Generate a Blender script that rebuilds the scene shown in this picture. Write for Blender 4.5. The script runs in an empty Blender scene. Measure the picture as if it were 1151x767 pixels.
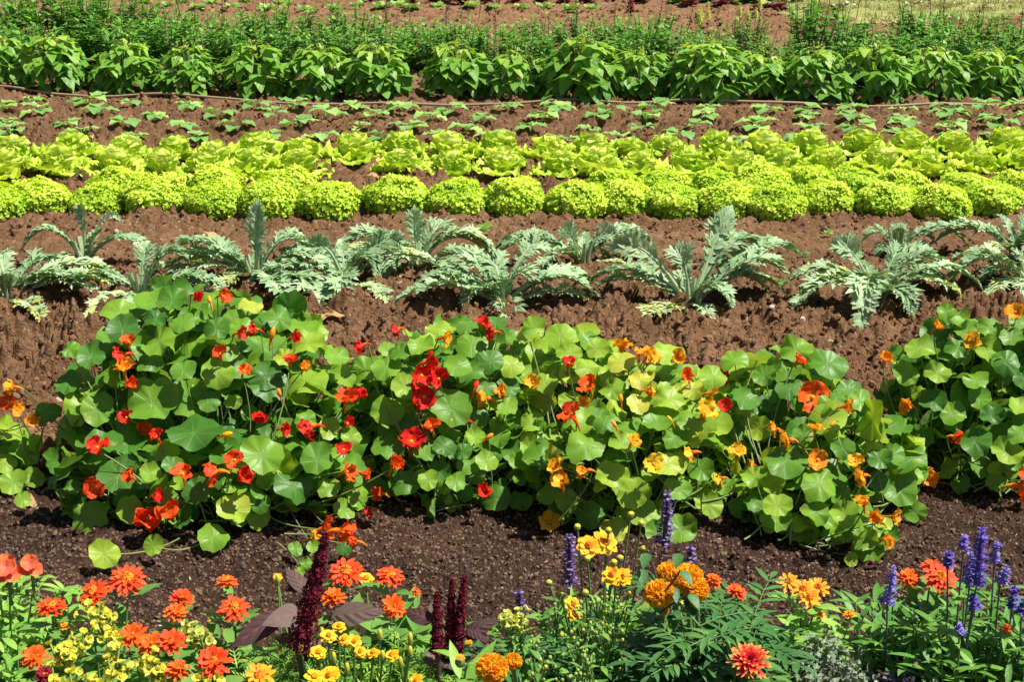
import bpy, math, random
import numpy as np
R = random.Random(11)
C = bpy.context.scene.collection
PI = math.pi
# ------------------------------------------------------------------ camera
CAM_H, PITCH, FPX, PW, PH = 1.45, math.radians(18.0), 1650.0, 1151.0, 767.0
CP, SP = math.cos(PITCH), math.sin(PITCH)
CAM = np.array([0.0, 0.0, CAM_H])
def ray(px, py):
    dx, dy = (px - PW/2)/FPX, (PH/2 - py)/FPX
    return np.array([dx, CP + dy*SP, -SP + dy*CP])
def on_z(px, py, z=0.0):            # where the line of sight meets height z
    d = ray(px, py); return CAM + d*((z - CAM_H)/d[2])
def on_y(px, py, y):
    d = ray(px, py); return CAM + d*(y/d[1])
def px_size(p):                      # metres that one photo pixel spans at p
    return (p[1]*CP + (CAM_H - p[2])*SP)/FPX
# ------------------------------------------------------------------ noise
def _h(ix, iy, seed):
    n = (ix.astype(np.int64)*374761393 + iy.astype(np.int64)*668265263 + seed*974711) & 0xffffffff
    n = ((n ^ (n >> 13))*1274126177) & 0xffffffff
    n = ((n ^ (n >> 15))*2246822519) & 0xffffffff
    return ((n ^ (n >> 16)) & 0xffff)/65535.0
def vn(x, y, seed=0):
    ix, iy = np.floor(x), np.floor(y); fx, fy = x-ix, y-iy
    fx = fx*fx*(3-2*fx); fy = fy*fy*(3-2*fy)
    a, b, c, d = _h(ix, iy, seed), _h(ix+1, iy, seed), _h(ix, iy+1, seed), _h(ix+1, iy+1, seed)
    return (a*(1-fx)+b*fx)*(1-fy) + (c*(1-fx)+d*fx)*fy
def clods(x, y, seed, thr):
    ix, iy = np.floor(x), np.floor(y); best = np.zeros_like(x)
    for ox in (-1, 0, 1):
        for oy in (-1, 0, 1):
            cx, cy = ix+ox, iy+oy
            px, py = cx+.15+.7*_h(cx, cy, seed), cy+.15+.7*_h(cx, cy, seed+1)
            s = _h(cx, cy, seed+2); rad = .35+.35*_h(cx, cy, seed+3)
            e = .6+.8*_h(cx, cy, seed+4)
            d2 = ((x-px)**2*e + (y-py)**2/e)/(rad*rad)
            b = np.sqrt(np.clip(1-d2, 0, 1))*rad*(.55+.6*s)*(s > thr)
            best = np.maximum(best, b)
    return best
def sstep(a, b, x):
    t = np.clip((x-a)/(b-a), 0, 1); return t*t*(3-2*t)
def front_zone(x, y):                # 1 in the dark planting compost of the flower bed
    e = 3.42 + .25*(vn(x*1.3, y*1.3, 5)-.5) + .12*(vn(x*6, y*6, 6)-.5)
    return 1 - sstep(e-.05, e+.05, y)
def soil_low(x, y):
    h = .05*(vn(x*.9, y*.9, 1)-.5) + .035*(vn(x*2.7, y*2.7, 2)-.5)
    return h
HOSE = [(-60, 100), (0, 102), (70, 105), (150, 107), (250, 110), (330, 112.5), (384, 113), (500, 114), (640, 115), (767, 115.3), (880, 116.5), (1000, 117), (1100, 115), (1151, 113.5), (1215, 112)]
HP = np.array([on_z(a, b, .035) for a, b in HOSE]); HX, HY = HP[:, 0], HP[:, 1]
def soil(x, y):
    fz = front_zone(x, y)
    h = soil_low(x, y)
    wx = x + .05*(vn(x*9, y*9, 21)-.5); wy = y + .05*(vn(x*9, y*9, 22)-.5)
    rough = .55 + .9*vn(x*1.6, y*1.6, 30)
    rough = rough*(1 - .6*np.exp(-((y-5.75)/.33)**2))           # trodden strip in front of the lettuces
    rough = rough*(1 + .85*np.exp(-((y-4.45)/.5)**2))           # coarse, freshly dug strip by the cardoons
    rough = rough*(1 - .85*np.exp(-((y-np.interp(x, HX, HY))/.09)**2))   # pressed flat under the hose
    up = .045*(vn(wx*9, wy*9, 3)-.5) + .02*(vn(wx*23, wy*23, 4)-.5)
    up = up + .036*clods(wx/.09, wy/.09, 40, .72) + .026*clods(wx/.05, wy/.05, 50, .5) + .023*clods(x/.03, y/.03, 60, .25) + .018*clods(x/.0185, y/.0185, 65, .15)
    fr = .02*(vn(x*7, y*7, 9)-.5) + .011*(vn(x*30, y*30, 10)-.5) + .006*(vn(x*85, y*85, 12)-.5)
    fr = fr + .009*clods(x/.024, y/.024, 70, .55) + .018*clods(x/.06, y/.06, 80, .9) + .0095*clods(x/.0115, y/.0115, 90, .15)
    return h + up*rough*(1-fz) + fr*fz
def gz(x, y):
    a = np.array([float(x)]); b = np.array([float(y)])
    return float(soil_low(a, b)[0])
def ground(px, py):
    p = on_z(px, py, 0.0)
    for _ in range(2):
        p = on_z(px, py, gz(p[0], p[1]))
    return p
# ------------------------------------------------------------------ mesh builder
def A(*v): return np.array(v, float)
def un(v):
    v = np.asarray(v, float); n = math.sqrt(float((v*v).sum())); return v/n if n > 1e-9 else np.array([0., 0., 1.])
def rv(s=1.0): return np.array([R.gauss(0, s), R.gauss(0, s), R.gauss(0, s)])
def rdir():
    return un(rv())
UP = A(0, 0, 1)
def perp(d, hint):
    n = hint - d*float(np.dot(hint, d)); m = float(np.dot(n, n))
    if m < 1e-6:
        n = A(1, 0, 0) - d*d[0]
        if float(np.dot(n, n)) < 1e-6: n = A(0, 1, 0) - d*d[1]
    return un(n)
_grid = {}
def gridf(n, m):
    if (n, m) not in _grid:
        i, j = np.meshgrid(np.arange(n-1), np.arange(m-1), indexing='ij')
        a = (i*m + j).ravel()
        _grid[(n, m)] = np.stack([a, a+1, a+m+1, a+m], 1)
    return _grid[(n, m)]
class MB:
    def __init__(s):
        s.V = []; s.U = []; s.K = []; s.Q = []; s.T = []; s.qm = []; s.tm = []; s.n = 0
    def add(s, V, U, k, Q=None, T=None, mat=0):
        V = np.asarray(V, float).reshape(-1, 3); s.V.append(V)
        s.U.append(np.asarray(U, float).reshape(-1, 2)); s.K.append(np.full(len(V), float(k)))
        if Q is not None: s.Q.append(Q + s.n); s.qm.append(np.full(len(Q), mat))
        if T is not None: s.T.append(T + s.n); s.tm.append(np.full(len(T), mat))
        s.n += len(V)
    def grid(s, P, k=0.5, mat=0):
        n, m = P.shape[:2]
        u, v = np.meshgrid(np.linspace(0, 1, n), np.linspace(0, 1, m), indexing='ij')
        s.add(P.reshape(-1, 3), np.stack([v.ravel(), u.ravel()], 1), k, Q=gridf(n, m), mat=mat)
    def build(s, name, mats, parent=None, org=None, smooth=True):
        me = bpy.data.meshes.new(name)
        V = np.concatenate(s.V)
        if org is not None: V = V - np.asarray(org, float)
        U = np.concatenate(s.U); K = np.concatenate(s.K)
        Q = np.concatenate(s.Q) if s.Q else np.zeros((0, 4), int)
        T = np.concatenate(s.T) if s.T else np.zeros((0, 3), int)
        L = np.concatenate([Q.ravel(), T.ravel()]).astype(np.int32)
        st = np.concatenate([np.arange(len(Q))*4, len(Q)*4 + np.arange(len(T))*3]).astype(np.int32)
        mi = np.concatenate(s.qm + s.tm).astype(np.int32)
        me.vertices.add(len(V)); me.vertices.foreach_set('co', V.astype(np.float32).ravel())
        me.loops.add(len(L)); me.loops.foreach_set('vertex_index', L)
        me.polygons.add(len(st)); me.polygons.foreach_set('loop_start', st)
        me.polygons.foreach_set('material_index', mi)
        me.polygons.foreach_set('use_smooth', np.full(len(st), smooth))
        uv = me.uv_layers.new(name='UVMap'); uv.data.foreach_set('uv', U[L].astype(np.float32).ravel())
        at = me.attributes.new('rnd', 'FLOAT', 'POINT'); at.data.foreach_set('value', K.astype(np.float32))
        me.update(calc_edges=True)
        for m in (mats if isinstance(mats, (list, tuple)) else [mats]): me.materials.append(m)
        o = bpy.data.objects.new(name, me); C.objects.link(o)
        if parent is not None: o.parent = parent
        return o
def T_(f): return np.array([f(t) for t in np.linspace(0, 1, 25)])
PROF = {
    'ovate': T_(lambda t: math.sin(PI*min(1, t)**.62)**.9 if 0 < t < 1 else 0),
    'lance': T_(lambda t: (math.sin(PI*t**.8) if 0 < t < 1 else 0)),
    'strap': T_(lambda t: min(1, (t/.18))**.6*min(1, ((1-t)/.25))**.55 if 0 < t < 1 else .02),
    'obov': T_(lambda t: (.22+.78*min(1, t/.62)**1.2)*min(1, max(0, (1-t)/.3))**.5),
    'petal': T_(lambda t: (.3+.7*min(1, t/.6)**.9)*min(1, max(0, (1-t)/.2))**.5),
    'nasp': T_(lambda t: (.3+.7*min(1, t/.5))*min(1, max(0, (1-t)/.2))**.5),
    'head': T_(lambda t: (.45+.55*min(1, t/.55))*min(1, max(0, (1-t)/.28))**.5),
    'cord': T_(lambda t: (min(1, t/.12)**.5)*(1-t)**.75 if 0 < t < 1 else 0),
}
_TX = np.linspace(0, 1, 25)
def blade(mb, base, d, nrm, L, W, prof='lance', n=6, m=3, curl=0., fold=0., ruf=0., rf=3., k=.5, mat=0, ret=False, puck=0.):
    d = un(d); nn = perp(d, nrm); side = np.cross(d, nn)
    t = np.linspace(0, 1, n+1); s = np.linspace(-1, 1, m)
    a = curl*t
    dirs = np.cos(a)[:, None]*d - np.sin(a)[:, None]*nn
    nr = np.cos(a)[:, None]*nn + np.sin(a)[:, None]*d
    c = np.zeros((n+1, 3)); c[1:] = np.cumsum((dirs[1:]+dirs[:-1])*.5, 0)*(L/n); c = c + base
    w = np.interp(t, _TX, PROF[prof])*W*.5
    lift = fold*np.abs(s)[None, :]
    if ruf:
        ph = R.uniform(0, 6.28)
        lift = lift + ruf*np.sin(rf*6.283*t[:, None] + ph + (s > 0)[None, :]*1.7)*(s**2)[None, :]
    if puck: lift = lift + puck*(np.sin(t[:, None]*R.uniform(14, 20)+s[None, :]*3.)*np.sin(s[None, :]*R.uniform(5, 8)+t[:, None]*6.)) + puck*.6*np.sin(t[:, None]*31+s[None, :]*9.)
    P = c[:, None, :] + side[None, None, :]*(s[None, :]*w[:, None])[..., None] + nr[:, None, :]*(lift*w[:, None])[..., None]
    mb.grid(P, k, mat)
    if ret: return c
def tube(mb, pts, r0, r1, sides=5, k=.5, mat=0, cap=True):
    pts = np.asarray(pts, float); n = len(pts)
    tg = np.gradient(pts, axis=0)
    P = np.zeros((n, sides+1, 3)); hint = A(.31, .52, .8)
    for i in range(n):
        d = un(tg[i]); u = perp(d, hint); v = np.cross(d, u); r = r0 + (r1-r0)*i/(n-1)
        for j in range(sides+1):
            q = 2*PI*j/sides; P[i, j] = pts[i] + (u*math.cos(q) + v*math.sin(q))*r
    mb.grid(P, k, mat)
def bez(a, b, c, n=8):
    t = np.linspace(0, 1, n)[:, None]
    return (1-t)**2*np.asarray(a) + 2*t*(1-t)*np.asarray(b) + t*t*np.asarray(c)
_ang = {}
def disc(mb, c, nrm, rad, k=.5, mat=0, spokes=22, rings=(.4, .75, 1.), cup=.12, wave=.12, bend=0., tipdir=None):
    nrm = un(nrm); u = perp(nrm, tipdir if tipdir is not None else A(0, -.3, -1)); v = np.cross(nrm, u)
    th = np.arange(spokes)*2*PI/spokes
    ph, ph2 = R.uniform(0, 6.28), R.uniform(0, 6.28)
    out = 1 + .04*np.cos(th*9) + .06*np.cos(th*2 + ph2) + .04*np.cos(th*3+ph) + .025*np.cos(th*5+ph2*2)
    out = out - .10*np.exp(-((np.abs(th-PI))/.22)**2)
    V = [np.zeros((1, 3))]; U = [np.array([[.5, .5]])]
    b0 = R.uniform(0, PI)
    for r in rings:
        rr = r*(1+(out-1)*r)
        x = rr*np.cos(th) + .10*(1-r*0.2)*r*0; y = rr*np.sin(th)
        z = cup*r*r + wave*r**2.2*np.sin(3*th+ph2) + wave*.7*r**2*np.sin(2*th+ph*1.7) + wave*.45*r**3*np.sin(7*th+ph) - .035*r*np.cos(9*th)
        q = x*math.cos(b0)+y*math.sin(b0); z = z - bend*q*q
        V.append(np.stack([x, y, z], 1)); U.append(np.stack([.5+.5*x/1.12, .5+.5*y/1.12], 1))
    V = np.concatenate(V); off = A(.12, 0, 0)
    V = V + off*(1)
    W = c + (V[:, 0:1]*u + V[:, 1:2]*v + V[:, 2:3]*nrm)*rad - u*off[0]*rad
    key = (spokes, len(rings))
    if key not in _ang:
        i = np.arange(spokes); j = (i+1) % spokes
        T = np.stack([np.zeros(spokes, int), 1+i, 1+j], 1)
        Q = np.concatenate([np.stack([1+a*spokes+i, 1+(a+1)*spokes+i, 1+(a+1)*spokes+j, 1+a*spokes+j], 1) for a in range(len(rings)-1)])
        _ang[key] = (T, Q)
    T, Q = _ang[key]
    mb.add(W, np.concatenate(U), k, Q=Q, T=T, mat=mat)
_fan = {}
def frill(mb, c, nrm, rad, k, mat=0, pts=9):
    nrm = un(nrm); u = perp(nrm, rdir()); v = np.cross(nrm, u)
    th = np.arange(pts)*2*PI/pts; rr = rad*np.array([R.uniform(.7, 1.2) for _ in th])
    z = np.array([R.uniform(-.65, .65) for _ in th])*rad
    z[::2] += .35*rad
    V = np.concatenate([[c], c + np.outer(rr*np.cos(th), u) + np.outer(rr*np.sin(th), v) + np.outer(z, nrm)])
    if pts not in _fan:
        i = np.arange(pts); _fan[pts] = np.stack([np.zeros(pts, int), 1+i, 1+(i+1) % pts], 1)
    mb.add(V, np.full((pts+1, 2), .5), k, T=_fan[pts], mat=mat)
_sph = {}
def ball(mb, c, r, k=.5, mat=0, nu=8, nv=5, ax=(1, 1, 1), axis=None, jit=0.):
    if (nu, nv) not in _sph:
        a = np.linspace(0, PI, nv+1); b = np.linspace(0, 2*PI, nu+1)
        aa, bb = np.meshgrid(a, b, indexing='ij')
        _sph[(nu, nv)] = np.stack([np.sin(aa)*np.cos(bb), np.sin(aa)*np.sin(bb), -np.cos(aa)], -1)
    P = _sph[(nu, nv)]*np.asarray(ax, float)*r
    if jit:
        J = 1 + jit*(np.array([[R.random() for _ in range(nu+1)] for _ in range(nv+1)])-.5); J[:, -1] = J[:, 0]
        P = P*J[..., None]
    if axis is not None:
        w = un(axis); u = perp(w, A(.3, 1, .2)); v = np.cross(w, u)
        P = P[..., 0:1]*u + P[..., 1:2]*v + P[..., 2:3]*w
    mb.grid(P + c, k, mat)
# ------------------------------------------------------------------ scene objects
def empty(name, label, cat, loc, group=None):
    o = bpy.data.objects.new(name, None); C.objects.link(o)
    o.empty_display_size = .05; o.location = tuple(float(x) for x in loc)
    o['label'] = label; o['category'] = cat
    if group: o['group'] = group
    return o
def copy_tree(root, loc, rz, sc, label):
    r = root.copy(); C.objects.link(r)
    r.location = tuple(float(x) for x in loc); r.rotation_euler = (0, 0, rz); r.scale = (sc, sc, sc); r['label'] = label
    for ch in list(root.children):
        c = ch.copy(); C.objects.link(c); c.parent = r
        for g in list(ch.children):
            d = g.copy(); C.objects.link(d); d.parent = c
    return r
_kids = set()
class Proto:
    """a kind with a few differently grown variants; put() uses the first of each itself, then copies"""
    def __init__(s, roots): s.roots = roots; s.used = [False]*len(roots); s.i = 0
    def put(s, loc, rz, sc, label, which=None):
        j = s.i % len(s.roots) if which is None else which; s.i += 1
        r = s.roots[j]
        if not s.used[j]:
            s.used[j] = True
            r.location = tuple(float(x) for x in loc); r.rotation_euler = (0, 0, rz); r.scale = (sc, sc, sc); r['label'] = label
            return r
        return copy_tree(r, loc, rz, sc, label)
ONES = 'first second third fourth fifth sixth seventh eighth ninth tenth eleventh twelfth thirteenth fourteenth fifteenth sixteenth seventeenth eighteenth nineteenth'.split()
def nth(i):
    i += 1
    if i < 20: return ONES[i-1]
    t = {2: 'twent', 3: 'thirt', 4: 'fort'}[i//10]
    return t+'ieth' if i % 10 == 0 else t+'y-'+ONES[i % 10-1]
# ------------------------------------------------------------------ materials
def lin(c):
    return tuple(((x/12.92) if x <= .04045 else ((x+.055)/1.055)**2.4) for x in c)
class NT:
    def __init__(s, name):
        s.m = bpy.data.materials.new(name); s.m.use_nodes = True; s.t = s.m.node_tree; s.t.nodes.clear()
        s.out = s.t.nodes.new('ShaderNodeOutputMaterial')
    def n(s, typ, **kw):
        o = s.t.nodes.new(typ)
        for k, v in kw.items():
            if k.startswith('i_'):
                key = k[2:]
                o.inputs[int(key) if key.isdigit() else key.replace('_', ' ')].default_value = v
            else: setattr(o, k, v)
        return o
    def l(s, a, b): s.t.links.new(a, b)
    def math(s, op, a, b=None, c=None, clamp=False):
        o = s.n('ShaderNodeMath', operation=op, use_clamp=clamp)
        for i, x in enumerate((a, b, c)):
            if x is None: continue
            if isinstance(x, (int, float)): o.inputs[i].default_value = x
            else: s.l(x, o.inputs[i])
        return o.outputs[0]
    def ramp(s, fac, stops, interp='LINEAR'):
        o = s.n('ShaderNodeValToRGB'); e = o.color_ramp.elements; o.color_ramp.interpolation = interp
        while len(e) > 1: e.remove(e[-1])
        e[0].position = stops[0][0]; e[0].color = (*stops[0][1], 1)
        for p, c in stops[1:]:
            x = e.new(p); x.color = (*c, 1)
        s.l(fac, o.inputs[0]); return o.outputs[0]
    def mix(s, fac, a, b, blend='MIX'):
        o = s.n('ShaderNodeMix', data_type='RGBA', blend_type=blend)
        for i, x in ((0, fac), (6, a), (7, b)):
            if isinstance(x, (int, float)): o.inputs[i].default_value = x
            elif isinstance(x, tuple): o.inputs[i].default_value = (*x, 1)
            else: s.l(x, o.inputs[i])
        return o.outputs[2]
    def noise(s, scale, detail=3, rough=.55, vec=None):
        o = s.n('ShaderNodeTexNoise'); o.inputs['Scale'].default_value = scale; o.inputs['Detail'].default_value = detail; o.inputs['Roughness'].default_value = rough
        if vec is not None: s.l(vec, o.inputs['Vector'])
        return o
    def finish(s, col, rough=.5, trans=0., tcol=None, bump=None, bstr=.3, bdist=.002, spec=.5, thick=None):
        p = s.n('ShaderNodeBsdfPrincipled'); p.inputs['Specular IOR Level'].default_value = spec
        if isinstance(rough, (int, float)): p.inputs['Roughness'].default_value = rough
        else: s.l(rough, p.inputs['Roughness'])
        if isinstance(col, tuple): p.inputs['Base Color'].default_value = (*col, 1)
        else: s.l(col, p.inputs['Base Color'])
        if bump is not None:
            b = s.n('ShaderNodeBump'); b.inputs['Strength'].default_value = bstr; b.inputs['Distance'].default_value = bdist
            s.l(bump, b.inputs['Height']); s.l(b.outputs[0], p.inputs['Normal'])
        sh = p.outputs[0]
        if trans:
            t = s.n('ShaderNodeBsdfTranslucent')
            if tcol is not None: s.l(tcol, t.inputs['Color'])
            elif isinstance(col, tuple): t.inputs['Color'].default_value = (*col, 1)
            else: s.l(col, t.inputs['Color'])
            x = s.n('ShaderNodeMixShader'); x.inputs[0].default_value = trans
            s.l(sh, x.inputs[1]); s.l(t.outputs[0], x.inputs[2]); sh = x.outputs[0]
        s.l(sh, s.out.inputs[0]); return s.m
def obj_co(N): return N.n('ShaderNodeTexCoord').outputs['Object']
def rnd(N):
    o = N.n('ShaderNodeAttribute'); o.attribute_name = 'rnd'; return o.outputs['Fac']
def uvs(N):
    o = N.n('ShaderNodeUVMap'); x = N.n('ShaderNodeSeparateXYZ'); N.l(o.outputs[0], x.inputs[0]); return x.outputs[0], x.outputs[1]
def leaf_mat(name, stops, rough=.5, trans=.3, vein=None, vfreq=0., nscale=40., nmix=.3, tmul=(1.5, 1.35, .5), spec=.4, bstr=.35, midw=.05, tipc=None, orand=0.):
    N = NT(name); k = rnd(N); u, v = uvs(N)
    if orand: k = N.math('ADD', k, N.math('MULTIPLY', N.math('SUBTRACT', N.n('ShaderNodeObjectInfo').outputs['Random'], .55), orand))
    nz = N.noise(nscale, 3, .6, obj_co(N))
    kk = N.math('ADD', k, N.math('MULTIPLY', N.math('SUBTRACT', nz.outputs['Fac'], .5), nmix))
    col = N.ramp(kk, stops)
    a = N.math('ABSOLUTE', N.math('SUBTRACT', u, .5))
    hgt = N.noise(nscale*5, 2, .5, obj_co(N)).outputs['Fac']
    if tipc is not None:
        e = N.math('ADD', N.math('SUBTRACT', v, .72), N.math('MULTIPLY', N.math('SUBTRACT', nz.outputs['Fac'], .5), .5))
        col = N.mix(N.math('MULTIPLY', e, 3., clamp=True), col, tipc)
    if vein is not None:
        mid = N.math('SUBTRACT', 1., N.math('MULTIPLY', a, 1./midw), clamp=True)
        if vfreq:
            s = N.math('SINE', N.math('ADD', N.math('MULTIPLY', v, vfreq), N.math('MULTIPLY', a, -vfreq*.55)))
            sv = N.math('MULTIPLY', N.math('SUBTRACT', s, .86), 4., clamp=True)
            m2 = N.math('MAXIMUM', mid, N.math('MULTIPLY', sv, .55))
            hgt = N.math('ADD', N.math('MULTIPLY', hgt, .35), N.math('MULTIPLY', s, -.5))
        else: m2 = mid
        col = N.mix(N.math('MULTIPLY', m2, .6), col, vein)
    tc = N.mix(1., col, tmul, 'MULTIPLY')
    return N.finish(col, rough, trans, tc, hgt, bstr, .003, spec)
def nast_leaf(name):
    N = NT(name); k = rnd(N); u, v = uvs(N)
    nz = N.noise(28, 3, .6, obj_co(N)).outputs['Fac']
    x = N.math('SUBTRACT', u, .5+.5*.10); y = N.math('SUBTRACT', v, .5)
    r = N.math('MULTIPLY', N.math('SQRT', N.math('ADD', N.math('MULTIPLY', x, x), N.math('MULTIPLY', y, y))), 2.)
    th = N.math('ARCTAN2', y, x)
    sv = N.math('ABSOLUTE', N.math('SINE', N.math('MULTIPLY', th, 4.5)))
    vein = N.math('SUBTRACT', 1., N.math('DIVIDE', N.math('MULTIPLY', sv, r), .105), clamp=True)
    dot = N.math('SUBTRACT', 1., N.math('MULTIPLY', r, 9.), clamp=True)
    vein = N.math('MAXIMUM', N.math('MULTIPLY', vein, N.math('SUBTRACT', 1.15, N.math('MULTIPLY', r, .75), clamp=True)), dot)
    kk = N.math('ADD', k, N.math('MULTIPLY', N.math('SUBTRACT', nz, .5), .28))
    col = N.ramp(kk, [(0, (.038, .135, .02)), (.35, (.09, .24, .026)), (.6, (.18, .36, .03)), (.85, (.35, .51, .045)), (1., (.54, .54, .07))])
    # worn, yellowed margin on the older leaves
    edge = N.math('MULTIPLY', N.math('ADD', N.math('SUBTRACT', r, .86), N.math('MULTIPLY', N.math('SUBTRACT', N.noise(60, 2, .6, obj_co(N)).outputs['Fac'], .5), .6)), 5., clamp=True)
    old = N.math('MULTIPLY', edge, N.math('MULTIPLY', N.math('SUBTRACT', N.math('FRACT', N.math('MULTIPLY', k, 37.)), .72), 4., clamp=True))
    col = N.mix(old, col, (.34, .31, .08))
    col = N.mix(N.math('MULTIPLY', vein, .3), col, (.3, .45, .15))
    # the pale, waxy underside
    sp = N.math('MULTIPLY', N.math('SUBTRACT', N.noise(17, 4, .65, obj_co(N)).outputs['Fac'], .66), 14., clamp=True)
    col = N.mix(N.math('MULTIPLY', sp, .65), col, (.46, .42, .14))
    gb = N.n('ShaderNodeNewGeometry').outputs['Backfacing']
    col = N.mix(N.math('MULTIPLY', gb, .4), col, (.22, .36, .14))
    hg = N.math('ADD', N.math('MULTIPLY', vein, -1.), N.math('MULTIPLY', N.noise(90, 2, .5, obj_co(N)).outputs['Fac'], .6))
    tc = N.mix(1., col, (1.7, 1.5, .5), 'MULTIPLY')
    return N.finish(col, .42, .35, tc, hg, .35, .003, .3)
def petal_mat(name, base, outer, throat=None, ts=.25, trans=.32, rough=.55, var=.25, nscale=60., streak=0., sharp=1.):
    N = NT(name); k = rnd(N); u, v = uvs(N)
    col = N.mix(k, base, outer)
    if throat is not None:
        f = N.math('MULTIPLY', N.math('SUBTRACT', 1., N.math('DIVIDE', v, ts)), sharp, clamp=True)
        col = N.mix(f, col, throat)
    nz = N.noise(nscale, 2, .5, obj_co(N)).outputs['Fac']
    hsv = N.n('ShaderNodeHueSaturation'); N.l(col, hsv.inputs['Color'])
    N.l(N.math('ADD', 1-var*.5, N.math('MULTIPLY', nz, var)), hsv.inputs['Value'])
    st = N.math('SINE', N.math('MULTIPLY', u, 42.))
    return N.finish(hsv.outputs[0], rough, trans, None, st, .2, .0012, .25)
def flat_mat(name, col, rough=.6, col2=None, nscale=60., bstr=.3, spec=.3, trans=0.):
    N = NT(name); nz = N.noise(nscale, 4, .6, obj_co(N)).outputs['Fac']
    c = N.mix(N.math('ADD', N.math('MULTIPLY', rnd(N), .5), N.math('MULTIPLY', nz, .6), clamp=True), col, col2 or tuple(x*.6 for x in col))
    return N.finish(c, rough, trans, None, nz, bstr, .002, spec)
M = {}
M['nleaf'] = nast_leaf('nasturtium_leaf')
M['nstem'] = flat_mat('nasturtium_stem', (.2, .3, .09), .5, (.26, .34, .12), trans=.2)
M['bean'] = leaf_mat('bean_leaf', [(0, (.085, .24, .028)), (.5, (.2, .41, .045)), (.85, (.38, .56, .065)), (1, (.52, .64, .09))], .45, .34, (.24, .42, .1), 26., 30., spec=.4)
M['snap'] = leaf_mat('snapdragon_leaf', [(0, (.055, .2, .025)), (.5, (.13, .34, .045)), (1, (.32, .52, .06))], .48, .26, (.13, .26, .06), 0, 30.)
M['seed'] = leaf_mat('seedling_leaf', [(0, (.14, .34, .07)), (.6, (.27, .5, .12)), (1, (.45, .6, .14))], .55, .28, (.3, .45, .16), 20., 40.)
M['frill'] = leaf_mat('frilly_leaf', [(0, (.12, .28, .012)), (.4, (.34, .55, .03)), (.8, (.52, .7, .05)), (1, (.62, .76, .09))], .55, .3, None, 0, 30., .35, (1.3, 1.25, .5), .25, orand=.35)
M['butter'] = leaf_mat('butterhead_leaf', [(0, (.4, .6, .035)), (.5, (.62, .77, .09)), (1, (.82, .87, .26))], .42, .34, (.62, .68, .25), 18., 55., .4, (1.2, 1.2, .6), .3, .5, orand=.35)
M['cardoon'] = leaf_mat('cardoon_leaf', [(0, (.1, .2, .065)), (.5, (.25, .4, .185)), (.85, (.46, .6, .34)), (1, (.4, .44, .1))], .6, .16, (.44, .52, .34), 0, 45., .35, (1.2, 1.3, .6), .3, .35, .16)
M['rib'] = flat_mat('cardoon_rib', (.42, .5, .3), .55, (.32, .43, .22), trans=.1)
M['zleaf'] = leaf_mat('zinnia_leaf', [(0, (.055, .17, .03)), (.5, (.13, .29, .05)), (1, (.25, .43, .08))], .55, .28, (.2, .34, .12), 0, 50., spec=.35)
M['lleaf'] = leaf_mat('light_leaf', [(0, (.1, .26, .035)), (.5, (.2, .42, .06)), (1, (.36, .56, .1))], .5, .3, (.28, .42, .14), 0, 50.)
M['mleaf'] = leaf_mat('marigold_leaf', [(0, (.025, .1, .025)), (.5, (.06, .18, .04)), (1, (.14, .3, .06))], .48, .22, (.1, .2, .07), 0, 50.)
M['fern'] = leaf_mat('signet_leaf', [(0, (.08, .22, .025)), (.6, (.18, .38, .045)), (1, (.34, .52, .07))], .5, .28, None, 0, 50.)
M['sleaf'] = leaf_mat('salvia_leaf', [(0, (.05, .16, .02)), (.5, (.11, .28, .035)), (1, (.24, .44, .07))], .45, .26, (.18, .32, .1), 0, 50.)
M['kale'] = leaf_mat('curly_leaf', [(0, (.025, .06, .025)), (.5, (.075, .14, .065)), (1, (.19, .27, .15))], .6, .15, (.3, .36, .25), 0, 60.)
M['pkale'] = leaf_mat('purple_curly_leaf', [(0, (.02, .018, .028)), (.5, (.06, .055, .075)), (1, (.15, .145, .16))], .6, .1, (.2, .15, .2), 0, 60.)
M['amleaf'] = leaf_mat('amaranth_leaf', [(0, (.06, .028, .03)), (.5, (.115, .07, .066)), (1, (.19, .15, .115))], .6, .22, (.3, .09, .11), 34., 40., .4, (1.8, .5, .45), .2, .4, .05)
M['stem'] = flat_mat('green_stem', (.1, .2, .05), .55, (.16, .26, .08))
M['dstem'] = flat_mat('dark_stem', (.1, .07, .06), .55, (.07, .035, .035))
M['sstem'] = flat_mat('salvia_stem', (.12, .13, .12), .55, (.1, .09, .14))
M['brown'] = flat_mat('dry_seedhead', (.09, .05, .025), .8, (.05, .03, .02))
M['dry'] = flat_mat('dry_leaf', (.5, .36, .16), .75, (.33, .2, .08), trans=.15)
O1, O2 = (.86, .115, .012), (.82, .055, .012)
M['n_orange'] = petal_mat('orange_petal', (.9, .13, .012), (.85, .07, .01), (.8, .3, .02), .35)
M['n_red'] = petal_mat('red_petal', (.84, .035, .012), (.68, .016, .01), (.85, .12, .02), .25)
M['n_yel'] = petal_mat('yellow_orange_petal', (.95, .5, .022), (.94, .33, .015), (.9, .12, .01), .3)
M['n_lem'] = petal_mat('yellow_petal', (.92, .6, .035), (.92, .46, .02), (.85, .2, .02), .25)
M['z_orange'] = petal_mat('zinnia_orange', (.9, .17, .012), (.88, .1, .01), (.8, .08, .01), .3, .15)
M['z_red'] = petal_mat('zinnia_red_orange', (.88, .1, .012), (.84, .055, .012), (.75, .035, .01), .3, .15)
M['z_gold'] = petal_mat('zinnia_gold', (.93, .43, .02), (.92, .3, .012), (.9, .2, .01), .35, .15)
M['z_bi'] = petal_mat('zinnia_two_tone', (.92, .5, .07), (.9, .4, .05), (.74, .02, .025), 1., .15, sharp=3.2)
M['z_mid'] = flat_mat('zinnia_centre', (.9, .33, .015), .7, (.75, .14, .01))
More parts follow.
